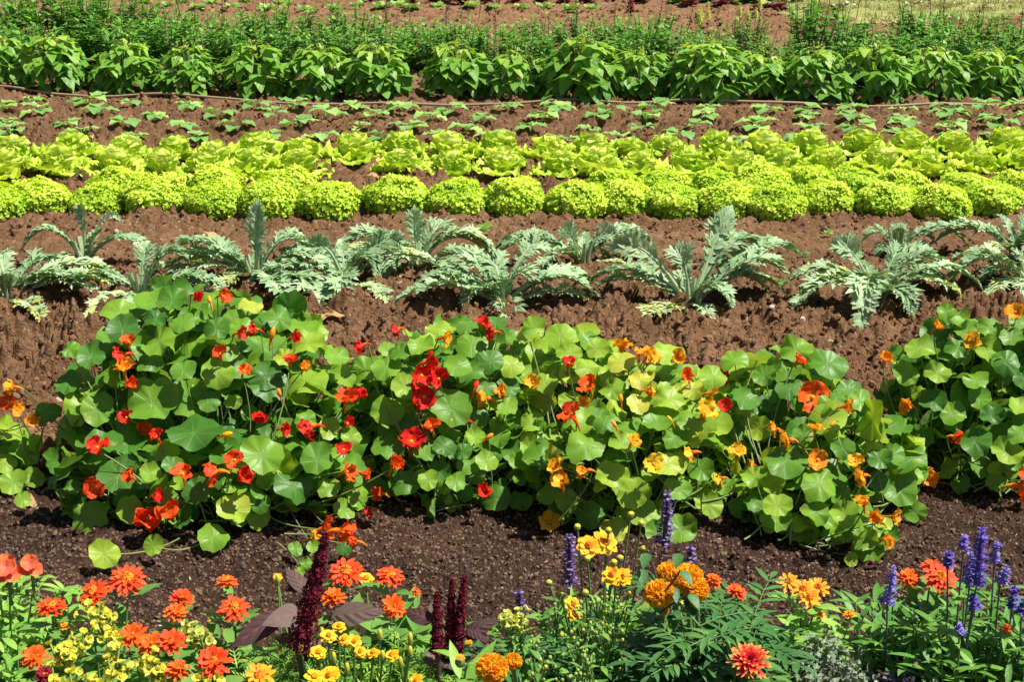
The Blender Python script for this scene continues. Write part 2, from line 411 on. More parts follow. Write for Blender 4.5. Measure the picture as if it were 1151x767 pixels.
M['z_dark'] = flat_mat('zinnia_disc', (.12, .03, .015), .7, (.2, .05, .02))
M['yel'] = petal_mat('bright_yellow', (.88, .79, .08), (.84, .82, .13), None, .2, .3, .55)
M['pyel'] = petal_mat('pale_yellow', (.74, .72, .16), (.6, .66, .14), None, .2, .3, .6)
M['tag'] = petal_mat('signet_yellow', (.93, .58, .02), (.92, .44, .015), (.88, .25, .01), .3, .2)
M['mari'] = petal_mat('marigold_orange', (.98, .64, .03), (.97, .4, .014), None, .2, .5)
M['coral'] = petal_mat('coral_petal', (.95, .21, .07), (.93, .14, .06), (.7, .08, .16), .3, .25, .5)
M['crim'] = petal_mat('dark_crimson', (.3, .008, .02), (.18, .006, .02), None, .2, .1, .7)
M['crim2'] = leaf_mat('red_lettuce_leaf', [(0, (.05, .008, .012)), (.6, (.13, .02, .025)), (1, (.2, .09, .04))], .5, .2)
M['amar'] = petal_mat('amaranth_red', (.16, .006, .02), (.085, .005, .014), None, .2, .06, .75, .6, 200.)
M['agas'] = petal_mat('agastache_violet', (.15, .085, .22), (.07, .04, .11), None, .2, .12, .65)
M['agas2'] = petal_mat('agastache_lilac', (.3, .22, .5), (.22, .15, .4), None, .2, .2, .6)
M['salv'] = petal_mat('salvia_blue', (.15, .1, .45), (.1, .06, .34), None, .2, .15, .6)
M['salv2'] = petal_mat('salvia_lavender', (.36, .3, .66), (.25, .2, .55), None, .2, .15, .65)
M['bud'] = flat_mat('flower_bud', (.6, .52, .05), .6, (.45, .45, .06))
M['gbud'] = flat_mat('green_bud', (.2, .32, .06), .6, (.34, .44, .1))
M['cream'] = flat_mat('cream_blossom', (.5, .5, .16), .6, (.42, .46, .14))
# ground
def soil_mat():
    N = NT('soil'); co = obj_co(N)
    z = N.n('ShaderNodeAttribute'); z.attribute_name = 'zone'; z = z.outputs['Vector']
    sx = N.n('ShaderNodeSeparateXYZ'); N.l(z, sx.inputs[0]); fz, far, pale = sx.outputs
    n1 = N.noise(3.5, 4, .6, co).outputs['Fac']; n2 = N.noise(38, 4, .65, co).outputs['Fac']; n3 = N.noise(160, 3, .6, co).outputs['Fac']
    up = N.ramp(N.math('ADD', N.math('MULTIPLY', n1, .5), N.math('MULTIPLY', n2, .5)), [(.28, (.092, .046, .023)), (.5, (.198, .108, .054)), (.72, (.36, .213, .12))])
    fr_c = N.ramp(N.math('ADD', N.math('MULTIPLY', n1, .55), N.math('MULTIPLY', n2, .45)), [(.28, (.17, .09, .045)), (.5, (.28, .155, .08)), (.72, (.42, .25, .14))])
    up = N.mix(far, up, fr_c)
    # pale crumbs and grit
    vo = N.n('ShaderNodeTexVoronoi'); vo.inputs['Scale'].default_value = 75; N.l(co, vo.inputs['Vector'])
    hv = N.n('ShaderNodeSeparateColor'); N.l(vo.outputs['Color'], hv.inputs[0])
    grit = N.math('MULTIPLY', N.math('GREATER_THAN', hv.outputs[0], .955), N.math('LESS_THAN', vo.outputs['Distance'], .42))
    up = N.mix(N.math('MULTIPLY', grit, .75), up, (.42, .29, .19))
    # dark planting compost with bits of bark and fibre
    dk = N.ramp(N.math('ADD', N.math('MULTIPLY', n2, .55), N.math('MULTIPLY', n3, .45)), [(.3, (.013, .0072, .006)), (.5, (.046, .025, .018)), (.66, (.11, .063, .044)), (.8, (.22, .14, .096))])
    v2 = N.n('ShaderNodeTexVoronoi'); v2.inputs['Scale'].default_value = 190
    mp = N.n('ShaderNodeMapping'); mp.inputs['Scale'].default_value = (1., .55, 1.); mp.inputs['Rotation'].default_value = (0, 0, .6); N.l(co, mp.inputs['Vector']); N.l(mp.outputs[0], v2.inputs['Vector'])
    h2 = N.n('ShaderNodeSeparateColor'); N.l(v2.outputs['Color'], h2.inputs[0])
    fib = N.math('MULTIPLY', N.math('GREATER_THAN', h2.outputs[1], .62), N.math('LESS_THAN', v2.outputs['Distance'], .5))
    dk = N.mix(N.math('MULTIPLY', fib, .8), dk, N.ramp(h2.outputs[0], [(0, (.02, .012, .01)), (.35, (.06, .034, .024)), (.7, (.16, .095, .062)), (.92, (.26, .17, .11)), (1, (.44, .33, .22))]))
    # drier, browner patches in the bed
    dk = N.mix(N.math('MULTIPLY', N.math('SUBTRACT', N.noise(2.2, 3, .6, co).outputs['Fac'], .42), 2.4, clamp=True), dk, N.mix(.35, dk, (.14, .08, .048)))
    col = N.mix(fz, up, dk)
    hg = N.math('ADD', N.math('MULTIPLY', n2, .9), N.math('ADD', N.math('MULTIPLY', n3, .5), N.math('MULTIPLY', h2.outputs[0], .25)))
    return N.finish(col, .92, 0, None, hg, 1., .022, .06)
M['soil'] = soil_mat()
def lawn_mat():
    N = NT('lawn'); co = obj_co(N)
    n1 = N.noise(.9, 4, .6, co).outputs['Fac']; n2 = N.noise(20, 4, .7, co).outputs['Fac']
    c = N.ramp(N.math('ADD', N.math('MULTIPLY', n1, .5), N.math('MULTIPLY', n2, .5)), [(.3, (.17, .2, .05)), (.5, (.27, .28, .09)), (.7, (.4, .34, .15))])
    return N.finish(c, .9, 0, None, n2, .6, .02, .15)
M['lawn'] = lawn_mat()
M['grass'] = leaf_mat('grass_blade', [(0, (.1, .17, .03)), (.5, (.25, .29, .08)), (1, (.45, .4, .18))], .6, .25, None, 0, 10.)
M['clod'] = flat_mat('soil_clod', (.26, .15, .08), .95, (.11, .057, .029), 40., .8, .1)
M['grit'] = flat_mat('bark_grit', (.28, .18, .115), .95, (.03, .017, .012), 120., .8, .1)
M['stone'] = flat_mat('pale_stone', (.56, .43, .32), .85, (.4, .28, .19), 40., .6, .2)
M['hose'] = flat_mat('hose_rubber', (.44, .33, .2), .6, (.22, .15, .09), 3., .2, .3)
# ------------------------------------------------------------------ world, sun, camera
SUN = un(A(.45, -.05, .88)); SUN = un(SUN)
sc = bpy.context.scene
w = bpy.data.worlds.new('World'); sc.world = w; w.use_nodes = True
nt = w.node_tree; nt.nodes.clear()
sky = nt.nodes.new('ShaderNodeTexSky'); sky.sky_type = 'NISHITA'; sky.sun_disc = False
sky.sun_elevation = math.asin(SUN[2]); sky.sun_rotation = math.atan2(SUN[0], SUN[1])
bg = nt.nodes.new('ShaderNodeBackground'); bg.inputs['Strength'].default_value = .052
wo = nt.nodes.new('ShaderNodeOutputWorld')
nt.links.new(sky.outputs[0], bg.inputs[0]); nt.links.new(bg.outputs[0], wo.inputs[0])
sl = bpy.data.lights.new('sun', 'SUN'); sl.energy = 5.0; sl.angle = math.radians(.55); sl.color = (1, .95, .87)
so = bpy.data.objects.new('sun', sl); C.objects.link(so)
from mathutils import Vector
so.rotation_euler = Vector(SUN).to_track_quat('Z', 'Y').to_euler()
cd = bpy.data.cameras.new('camera'); cam = bpy.data.objects.new('camera', cd); C.objects.link(cam)
cam.location = tuple(CAM); cam.rotation_euler = (PI/2 - PITCH, 0, 0)
cd.sensor_width = 36; cd.lens = FPX/PW*36; cd.clip_start = .05; cd.clip_end = 500
sc.camera = cam
sc.view_settings.view_transform = 'Standard'; sc.view_settings.look = 'None'; sc.view_settings.gamma = 1; sc.view_settings.exposure = .7
try: sc.view_settings.use_curve_mapping = False
except Exception: pass
sc.render.engine = 'CYCLES'
cy = sc.cycles; cy.max_bounces = 6; cy.diffuse_bounces = 3; cy.transmission_bounces = 4; cy.glossy_bounces = 2; cy.transparent_max_bounces = 4
cy.use_denoising = True
# ------------------------------------------------------------------ ground sheet
def make_ground():
    ys = [1.75]
    while ys[-1] < 18.5: ys.append(ys[-1]*1.0023)
    ys = np.array([-60, -20, -6, -2, 0, .8, 1.3, 1.6] + ys + [19.5, 21, 24, 30, 45, 80, 140])
    t = np.concatenate([[-60, -20, -8, -4, -2.4, -1.7, -1.35, -1.15], np.linspace(-1.03, 1.03, 1120), [1.15, 1.35, 1.7, 2.4, 4, 8, 20, 60]])
    Y, T = np.meshgrid(ys, t, indexing='ij')
    X = T*(.43*np.clip(Y, 1.5, 20) + .2)
    X = X + (vn(X*300, Y*300, 77)-.5)*.003*(np.abs(T) < 1); 
    Z = soil(X, Y)
    mb = MB(); mb.grid(np.stack([X, Y, Z], -1))
    o = mb.build('ground', M['soil']); o['kind'] = 'structure'
    n = X.size
    zn = np.zeros((n, 3)); zn[:, 0] = front_zone(X, Y).ravel()
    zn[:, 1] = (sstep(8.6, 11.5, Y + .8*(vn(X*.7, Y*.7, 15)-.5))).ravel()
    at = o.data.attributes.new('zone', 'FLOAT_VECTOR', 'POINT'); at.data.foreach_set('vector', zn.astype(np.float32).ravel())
make_ground()
def rock(mb, p, r, k, mat=0):
    ball(mb, p, r, k, mat, 6, 4, (R.uniform(.8, 1.3), R.uniform(.8, 1.3), R.uniform(.55, .9)), rdir(), .5)
def scatter(name, mat, n, ylo, yhi, rfun, mask, k=(0, 1), sink=.3):
    mb = MB(); c = 0
    pts = []
    while len(pts) < n:
        y = ylo*(yhi/ylo)**R.random(); x = R.uniform(-1, 1)*(.44*y+.25)
        if mask(x, y): pts.append((x, y))
    P = np.array(pts); Z = soil(P[:, 0], P[:, 1])
    for (x, y), z in zip(pts, Z):
        r = rfun(y); rock(mb, A(x, y, z+r*(.6-sink)), r, R.uniform(*k))
    o = mb.build(name, mat, smooth=False); o['kind'] = 'stuff'; return o
isf = lambda x, y: front_zone(np.array([x]), np.array([y]))[0] > .5
scatter('soil_clods', M['clod'], 29000, 3.3, 16.5, lambda y: R.uniform(.004, .011)*(1 if y < 9 else 1.6)*(1 if R.random() < .9 else 1.6), lambda x, y: not isf(x, y) and abs(y-5.75) > .25*R.random())
scatter('compost_grit', M['grit'], 19000, 2.1, 3.6, lambda y: R.uniform(.0015, .0055), isf)
scatter('pebbles', M['stone'], 190, 2.3, 14, lambda y: R.uniform(.004, .012)*(.5 if y < 3.6 else 1.)*(1.4 if y > 8 else 1), lambda x, y: True)
# far lawn corner beyond the beds
def make_lawn():
    mb = MB(); n, m = 70, 60
    ys = np.linspace(14.1, 40, n); us = np.linspace(0, 1, m)**2
    P = np.zeros((n, m, 3))
    for i, y in enumerate(ys):
        x0 = 2.75 + .1*math.sin(i*2.1)+.06*math.sin(i*5.)
        xs = x0 + us*40
        yy = y + (i == 0)*.2*np.sin(xs*3.1)+ (i == 0)*.12*np.sin(xs*11.)
        yy = np.broadcast_to(yy, xs.shape)
        P[i, :, 0] = xs; P[i, :, 1] = yy
        P[i, :, 2] = soil(xs, np.array(yy, float)) + .02
    mb.grid(P); o = mb.build('lawn', M['lawn']); o['kind'] = 'structure'
    gb = MB()
    for _ in range(12000):
        y = R.uniform(13.95, 18.6); x = 2.8 + R.random()*(.38*y-2.6)
        b = A(x, y, gz(x, y)+.01)
        blade(gb, b, un(UP+rv(.5)), rdir(), R.uniform(.04, .1), .008, 'lance', 2, 2, R.uniform(0, 1), k=R.random())
    o = gb.build('grass', M['grass']); o['kind'] = 'stuff'
    db = MB()
    for _ in range(130):
        y = R.uniform(15.2, 18); x = 2.9 + R.random()*(.38*y-2.7)
        frill(db, A(x, y, gz(x, y)+.09), UP, .016, .5, 0, 8)
    o = db.build('lawn_daisies', flat_mat('daisy', (.8, .78, .7), .7, (.8, .78, .72))); o['kind'] = 'stuff'
make_lawn()
# irrigation hose
def make_hose():
    pts = []
    for x in np.linspace(HX[0], HX[-1], 150):
        y = float(np.interp(x, HX, HY))
        pts.append(A(x, y+.007*math.sin(x*3.1)+.003*math.sin(x*7.3), gz(x, y)+.034+.006*math.sin(x*5)))
    mb = MB(); tube(mb, pts, .0085, .0085, 8)
    o = mb.build('garden_hose', M['hose'])
    o['label'] = 'long thin tan hose lying across the soil in front of the bean row'; o['category'] = 'hose'
make_hose()
# ------------------------------------------------------------------ lettuces
def frilly_proto():
    rt = empty('frilly_lettuce', '', 'lettuce', (0, 0, 0), 'frilly lettuces in the two front lettuce rows')
    RX, H = .152, .132
    parts = [MB() for _ in range(8)]             # a heart and seven frilled outer leaves
    lob = [(R.uniform(0, 6.28), R.uniform(.15, 1.3), R.uniform(.06, .14)) for _ in range(22)]
    ang0 = R.uniform(0, 6.28)
    N = 2600; ga = PI*(3-5**.5)
    for i in range(N):
        zc = 1 - (i+.5)/N*1.18
        th = i*ga; rr = math.sqrt(max(0, 1-zc*zc)); d = A(rr*math.cos(th), rr*math.sin(th), zc)
        b = .84
        for (la, le, lw) in lob:
            ld = A(math.sin(le)*math.cos(la), math.sin(le)*math.sin(la), math.cos(le))
            b += 1.15*lw*math.exp(-(1-float(d.dot(ld)))/.03)
        b += R.uniform(-.13, .09)
        sq = 1.0
        p = A(d[0]*RX*b, d[1]*RX*b, .008 + ((max(0, d[2]+.18))/1.18)**.8*H*(b*.6+.4))
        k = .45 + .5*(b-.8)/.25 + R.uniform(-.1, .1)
        j = 0 if zc > .62 else 1 + int(((math.atan2(d[1], d[0])-ang0) % (2*PI))/(2*PI)*6.999)
        frill(parts[j], p, un(d+rv(.4)+A(0, 0, .5)), R.uniform(.006, .0115), min(1, max(0, k)), 0, 8)
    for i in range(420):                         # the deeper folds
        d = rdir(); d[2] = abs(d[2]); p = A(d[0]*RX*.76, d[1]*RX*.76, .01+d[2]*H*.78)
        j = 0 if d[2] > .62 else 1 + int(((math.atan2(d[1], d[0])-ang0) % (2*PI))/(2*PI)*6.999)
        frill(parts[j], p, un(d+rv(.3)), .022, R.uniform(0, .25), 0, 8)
    for j, mb in enumerate(parts):
        mb.build('heart' if j == 0 else 'outer_leaf', M['frill'], rt)
    return rt
def butter_proto():
    rt = empty('butterhead_lettuce', '', 'lettuce', (0, 0, 0), 'butterhead lettuces in the two rear lettuce rows')
    a0 = R.uniform(0, 6.28)
    for i in range(7):
        mb = MB(); a = a0 + i*2*PI/7 + R.uniform(-.2, .2); h = A(math.cos(a), math.sin(a), 0)
        e = R.uniform(.4, .75)
        d = un(h*math.cos(e)+UP*math.sin(e))
        blade(mb, h*.018+A(0, 0, .015), d, UP*.9-h*.5, R.uniform(.13, .16), R.uniform(.16, .2), 'head', 20, 13, puck=.1, curl=R.uniform(-.2, .9), fold=R.uniform(.15, .4), ruf=R.uniform(.14, .26), rf=R.uniform(3, 5), k=R.uniform(.1, .6))
        mb.build('outer_leaf', M['butter'], rt)
    for i in range(6):
        mb = MB(); a = a0 + .4 + i*2*PI/6 + R.uniform(-.2, .2); h = A(math.cos(a), math.sin(a), 0)
        e = R.uniform(.8, 1.05); d = un(h*math.cos(e)+UP*math.sin(e))
        blade(mb, h*.014+A(0, 0, .02), d, UP*.6-h, R.uniform(.135, .16), R.uniform(.15, .185), 'head', 20, 13, puck=.1, curl=R.uniform(-1.1, -.3), fold=R.uniform(.4, .7), ruf=R.uniform(.12, .24), rf=R.uniform(3, 5), k=R.uniform(.35, .85))
        mb.build('inner_leaf', M['butter'], rt)
    mb = MB()
    for i in range(13):
        a = i*2.4 + a0; q = i/13; h = A(math.cos(a), math.sin(a), 0)
        e = 1.0+.4*q; d = un(h*math.cos(e)*.6+UP*math.sin(e))
        blade(mb, h*.045*(1-q*.7)+A(0, 0, .05+.02*q), d, UP*.5-h, .1+.012*R.random(), .1, 'head', 16, 11, puck=.08, curl=-1.1, fold=.6, ruf=.25, rf=3, k=R.uniform(.5, 1))
    mb.build('heart', M['butter'], rt)
    return rt
FR = Proto([frilly_proto() for _ in range(6)])
BU = Proto([butter_proto() for _ in range(7)])
def row(proto, pts, dpx, wid, lab, sj=.07, z=-.008):
    n = len(pts)
    for i, q in enumerate(pts):
        x, y = q[:2]
        p = ground(x, y+dpx); s = (q[2] if len(q) > 2 else 1)*R.uniform(1-sj, 1+sj)*wid
        proto.put((p[0], p[1], gz(p[0], p[1])+z), R.uniform(0, 6.28), s, lab(i, n, x))
def edge(i, n, txt):
    if i == 0: return 'leftmost'
    if i == n-1: return 'rightmost'
    return None
def lr(txt, where, extra={}):
    def f(i, n, x):
        e = extra.get(i)
        if e: return e
        if i == 0: return f'{txt} at the left end of {where}'
        if i == n-1: return f'{txt} at the right end of {where}'
        if i < n/2: return f'{txt}, {nth(i)} from the left in {where}'
        return f'{txt}, {nth(n-1-i)} from the right in {where}'
    return f
F1 = [(-3, 227), (47, 222), (113, 225, .95), (180, 222), (243, 223, .9), (303, 225, .97), (370, 225, 1.02), (446, 220), (512, 222, .95), (577, 223, 1.02), (647, 225, 1.02), (704, 223, .92), (757, 225, .97), (817, 225, .95), (870, 227, .88), (927, 223, .97), (994, 225, .95), (1057, 227, .92), (1113, 222, .9), (1161, 215, .95)]
F2 = [(133, 206, .9), (243, 205, .9), (325, 209, .95), (690, 210), (745, 210), (803, 209), (857, 210), (907, 210), (957, 210), (1014, 211), (1083, 211), (1137, 211)]
B1 = [(4, 193), (67, 190), (130, 192), (184, 193), (230, 194), (284, 193), (337, 192), (451, 190), (506, 193), (562, 190), (628, 192, .9), (671, 192), (721, 193), (774, 193), (830, 193), (877, 192), (930, 190), (987, 191), (1040, 192), (1100, 190), (1150, 190)]
B2 = [(17, 177), (83, 175), (143, 176), (197, 176), (243, 179, .9), (290, 175), (340, 179), (398, 178, 1.05), (451, 173, 1.05), (506, 175), (561, 176, 1.1), (618, 177), (664, 175), (708, 176, .9), (748, 174), (804, 174), (860, 175), (910, 172, 1.05), (967, 171, 1.1), (1020, 175, 1.03), (1071, 173), (1131, 172, 1.1)]
row(FR, F1, 15, 1.0, lr('frilly yellow-green lettuce', 'the front frilly row'), .045)
row(FR, F2, 14, .97, lr('half-hidden frilly lettuce', 'the second frilly row'))
row(BU, B1, 10, 1.0, lr('smooth pale butterhead lettuce', 'the front butterhead row'), .08)
row(BU, B2, 9, 1.02, lr('smooth pale butterhead lettuce', 'the rear butterhead row'), .08)
# ------------------------------------------------------------------ seedlings
def seed_proto():
    rt = empty('seedling', '', 'seedling', (0, 0, 0), 'young seedlings on the brown soil by the hose')
    n = R.choice([4, 5, 5, 6]); a0 = R.uniform(0, 6.28)
    for i in range(n):
        mb = MB(); a = a0 + i*2*PI/n + R.uniform(-.35, .35); h = A(math.cos(a), math.sin(a), 0)
        c = h*R.uniform(.012, .04)+A(0, 0, R.uniform(.035, .065))
        tube(mb, bez(A(0, 0, 0), A(0, 0, .05)+h*.01, c, 5), .0035, .0025, 4, .6)
        d = un(h+UP*R.uniform(-.05, .45))
        blade(mb, c, d, UP, R.uniform(.08, .11), R.uniform(.075, .1), 'ovate', 7, 5, curl=R.uniform(.3, 1.), fold=R.uniform(.05, .3), ruf=.15, rf=2.5, k=R.uniform(.1, .9))
        mb.build('leaf', M['seed'], rt)
    return rt
SE = Proto([seed_proto() for _ in range(7)])
S_ROWS = [
 ('nearest the hose', [(39, 113), (100, 117), (148, 118), (213, 121), (288, 121), (332, 122), (397, 123), (452, 124), (507, 126), (572, 124), (627, 124), (686, 126), (738, 124), (795, 125), (859, 125), (907, 125), (957, 125), (1016, 125), (1064, 123), (1107, 122), (1142, 122)]),
 ('second from the hose', [(2, 123), (43, 127), (113, 129), (175, 132), (247, 132), (307, 130), (367, 131), (422, 132), (484, 134), (542, 135), (611, 134), (674, 134), (726, 135), (792, 132), (854, 137), (904, 133), (957, 135), (1012, 135), (1067, 134), (1114, 136), (1152, 131)]),
 ('third from the hose', [(7, 138), (75, 141), (142, 143), (204, 144), (267, 145), (337, 144), (404, 145), (462, 146), (524, 147), (597, 147), (661, 146), (721, 146), (784, 145), (849, 145), (909, 145), (962, 147), (1016, 144), (1069, 145), (1122, 143)]),
 ('closest behind the lettuces', [(13, 152), (92, 155), (150, 157), (223, 157), (305, 156), (362, 157), (431, 157), (494, 158), (554, 157), (637, 160), (701, 160), (764, 157), (834, 161), (900, 161), (1010, 159), (1071, 156), (1124, 157)]),
]
for where, pts in S_ROWS:
    row(SE, [(x, y, R.uniform(.7, 1.1)) for x, y in pts], 6, 1.04, lr('small green seedling', f'the seedling row {where}'), .05, .012)
# ------------------------------------------------------------------ bean bushes
def bean_proto():
    rt = empty('bean_plant', '', 'bean plant', (0, 0, 0), 'bushy bean plants in the row behind the hose')
    mb = MB(); st = MB(); fl = MB()
    for i in range(8):
        a = i*2*PI/8 + R.uniform(-.3, .3); h = A(math.cos(a), math.sin(a), 0)
        tube(st, bez(A(0, 0, 0), h*.04+A(0, 0, .14), h*R.uniform(.08, .13)+A(0, 0, R.uniform(.18, .3))), .004, .0025, 4)
    for i in range(62):
        q = R.random()**.8; a = R.uniform(0, 6.28); h = A(math.cos(a), math.sin(a), 0)
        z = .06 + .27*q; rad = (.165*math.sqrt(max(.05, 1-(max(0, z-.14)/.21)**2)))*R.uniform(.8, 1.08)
        c = h*rad + A(0, 0, z)
        tube(st, bez(h*.04+A(0, 0, z*.6), h*.07+A(0, 0, z+.02), c, 5), .002, .0015, 4)
        for j in (-1, 0, 1):
            ha = a + j*R.uniform(.8, 1.1); hh = A(math.cos(ha), math.sin(ha), 0)
            d = un(hh*R.uniform(.55, 1.) + UP*R.uniform(-1.2, .05))
            L = R.uniform(.1, .145)*(1 if q < .75 else .75)
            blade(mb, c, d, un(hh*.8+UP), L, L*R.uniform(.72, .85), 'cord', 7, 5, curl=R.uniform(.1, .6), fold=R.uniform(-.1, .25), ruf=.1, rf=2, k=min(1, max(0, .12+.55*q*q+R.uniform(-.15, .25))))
    for i in range(16):
        a = R.uniform(0, 6.28); r = R.uniform(0, .1)
        p = A(r*math.cos(a), r*math.sin(a), R.uniform(.31, .37))
        tube(st, bez(p-A(0, 0, .1), p-A(0, 0, .05)+rv(.01), p, 4), .002, .0015, 4, 1)
        ball(fl, p, R.uniform(.003, .006), R.random(), 0, 6, 4, jit=.5)
        blade(mb, p-A(0, 0, .04), un(rdir()+UP*.3), UP, .05, .032, 'cord', 5, 3, curl=.4, k=R.uniform(.7, 1))
    mb.build('foliage', M['bean'], rt); st.build('stalk', M['stem'], rt); fl.build('blossom', M['cream'], rt)
    return rt
BE = Proto([bean_proto() for _ in range(5)])
BEANS = [(3, 92), (62, 100), (142, 104), (212, 105, .95), (288, 107), (360, 109, 1.05), (424, 108), (517, 109, 1.1), (583, 111, .95), (655, 112, 1.08), (720, 111), (794, 112, 1.03), (855, 111), (915, 112), (982, 110), (1047, 111, .95), (1110, 110), (1165, 106)]
BEANS.sort()
row(BE, BEANS, 2, 1.05, lr('leafy green bean bush', 'the bean row behind the hose'), .07)
# ------------------------------------------------------------------ snapdragon hedge-row
def snap_proto(h=.36, tall=2, spike=0, leafL=.05, dense=1.):
    rt = empty('snapdragon_plant', '', 'snapdragon', (0, 0, 0), 'green snapdragon plants in the row behind the beans')
    mb = MB(); st = MB()
    for i in range(int(34*dense)):
        a = R.uniform(0, 6.28); r = .17*math.sqrt(R.random()); lean = R.uniform(0, .07)
        hh = A(math.cos(a), math.sin(a), 0); top = h*R.uniform(.75, 1.08) - r*.5
        b = hh*r*.5; tp = hh*(r+lean)+A(0, 0, top)
        P = bez(b, hh*r+A(0, 0, top*.5), tp, 12)
        tube(st, P[::3], .003, .0018, 4)
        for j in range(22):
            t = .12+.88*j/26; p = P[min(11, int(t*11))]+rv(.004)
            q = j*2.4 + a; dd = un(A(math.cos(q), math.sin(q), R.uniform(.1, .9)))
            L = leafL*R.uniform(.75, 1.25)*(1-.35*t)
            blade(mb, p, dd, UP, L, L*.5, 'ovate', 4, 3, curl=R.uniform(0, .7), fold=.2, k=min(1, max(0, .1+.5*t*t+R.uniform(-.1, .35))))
    for i in range(tall):                       # bare seed stalks standing above the leaves
        a = R.uniform(0, 6.28); p = A(.1*math.cos(a), .1*math.sin(a), h*.7); tp = p+A(R.uniform(-.03, .03), 0, R.uniform(.08, .24))
        s2 = MB(); tube(s2, [p, (p+tp)/2+rv(.004), tp], .002, .0012, 4)
        for j in range(9): ball(s2, p+(tp-p)*(.35+.65*j/9)+rv(.004), R.uniform(.0025, .0045), R.random(), 0, 5, 4)
        s2.build('seed_stalk', M['brown'] if R.random() < .55 else M['stem'], rt)
    mb.build('foliage', M['snap'], rt); st.build('stalk', M['stem'], rt)
    return rt
def spike_flower(rt, p, hgt, mat, rad=.016, n=34):
    s = MB()
    for j in range(n):
        t = j/n; q = j*2.4; h = A(math.cos(q), math.sin(q), .15); r = rad*(1.1-.75*t)
        c = p+A(0, 0, hgt*t)+h*r*.5
        for e in (-.5, .5): blade(s, c, un(h+UP*e), UP, r*1.5, r*1.3, 'ovate', 3, 3, curl=.8, k=R.random())
    return s.build('flower_spike', mat, rt)
SN = Proto([snap_proto(.34, 1), snap_proto(.36, 2), snap_proto(.33, 0), snap_proto(.37, 3), snap_proto(.35, 1)])
SB = [(x+R.uniform(-6, 6), 70 + x*.008 + R.uniform(-2, 2), (1.35 if x < 130 else 1.2 if x < 330 else 1.12)*R.uniform(.85, 1.1)) for x in range(-5, 1175, 40)]
SF = [(x+R.uniform(-6, 6), 58 + x*.008 + R.uniform(-1, 2), (1.65 if x < 140 else 1.42 if x < 330 else 1.18)*R.uniform(.82, 1.12)) for x in range(18, 1175, 42) if not (560 < x < 600)]
SB = [q for q in SB if not any(abs(q[0]-c) < 24 for c in (905,))]
SF = [q for q in SF if not any(abs(q[0]-c) < 26 for c in (790, 838, 905))]
row(SN, SB, 10, 1.2, lr('bushy green snapdragon plant', 'the near snapdragon row behind the beans'), .03)
row(SN, SF, 7, 1.2, lr('bushy green snapdragon plant', 'the far snapdragon row behind the beans'), .03)
for x, y, h, lab in ((790, 68, .36, 'snapdragon plant with pale yellow flower spikes left of the tallest yellow one'), (838, 66, .44, 'tall snapdragon plant with yellow flower spikes beside the dark broad-leaved bush')):
    rt = snap_proto(h, 0); rt['label'] = lab; p = ground(x, y+3); rt.location = tuple(p)
    for j in range(4):
        q = A(R.uniform(-.09, .09), R.uniform(-.06, .06), h*R.uniform(.72, .92)); spike_flower(rt, q, R.uniform(.08, .13), M['pyel'])
        s = MB(); tube(s, [A(q[0]*.5, q[1]*.5, .02), q*A(.9, .9, .6), q+A(0, 0, .03)], .003, .002, 4); s.build('flower_stalk', M['stem'], rt)
p = ground(707, 74); rt = snap_proto(.36, 0); rt['label'] = 'snapdragon plant carrying one dark red flower spike'; rt.location = tuple(p)
spike_flower(rt, A(-.0, 0, .4), .13, M['crim'], .024, 40)
s = MB(); tube(s, [A(0, 0, .1), A(0, 0, .3), A(0, 0, .43)], .003, .003, 4); s.build('flower_stalk', M['stem'], rt)
# the broad-leaved dark bush among them
def broad_bush():
    p = ground(905, 78); rt = empty('leafy_bush', 'tallest dark green broad-leaved bush standing in the snapdragon row', 'bush', p)
    mb = MB(); st = MB()
    for i in range(24):
        a = R.uniform(0, 6.28); h = A(math.cos(a), math.sin(a), 0); r = R.uniform(.02, .3); top = .6-.55*r+R.uniform(-.05, .03)
        P = bez(h*r*.4, h*r+A(0, 0, top*.4), h*(r+.04)+A(0, 0, top), 10); tube(st, P[::3], .005, .003, 5)
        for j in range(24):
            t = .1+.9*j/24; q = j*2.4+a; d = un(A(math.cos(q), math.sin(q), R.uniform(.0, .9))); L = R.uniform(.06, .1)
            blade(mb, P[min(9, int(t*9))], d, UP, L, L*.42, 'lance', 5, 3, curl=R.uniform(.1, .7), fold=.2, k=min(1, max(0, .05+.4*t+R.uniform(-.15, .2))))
    mb.build('foliage', M['snap'], rt); st.build('stalk', M['stem'], rt)
broad_bush()
# ------------------------------------------------------------------ far seedlings, red and green lettuces beyond the snapdragons
def tiny_proto(mat, name, cat, grp, n=14, L=.06):
    rt = empty(name, '', cat, (0, 0, 0), grp); mb = MB()
    for i in range(n):
        a = i*2.4; q = i/n; d = un(A(math.cos(a), math.sin(a), .25+1.2*q))
        blade(mb, A(0, 0, .02), d, UP, L*R.uniform(.8, 1.2), L*.62, 'obov', 4, 3, curl=.5, ruf=.3, k=R.random())
    mb.build('leaf_rosette', mat, rt); return rt
GL = Proto([tiny_proto(M['seed'], 'young_lettuce', 'lettuce', 'small green lettuces on the far soil', 12, .065) for _ in range(3)])
RL = Proto([tiny_proto(M['crim2'], 'red_lettuce', 'lettuce', 'dark red lettuces on the far soil', 14, .085) for _ in range(3)])
row(GL, [(163, 5), (190, 11), (206, 6), (222, 13), (238, 7), (262, 12), (276, 4), (300, 13), (318, 7), (342, 14), (374, 13), (402, 10), (430, 11), (448, 10), (463, 12), (492, 10), (530, 10), (556, 12), (586, 12), (612, 12), (640, 14), (665, 13)], 1, 1.7, lr('small yellow-green lettuce', 'the far soil beyond the snapdragons'), .1)
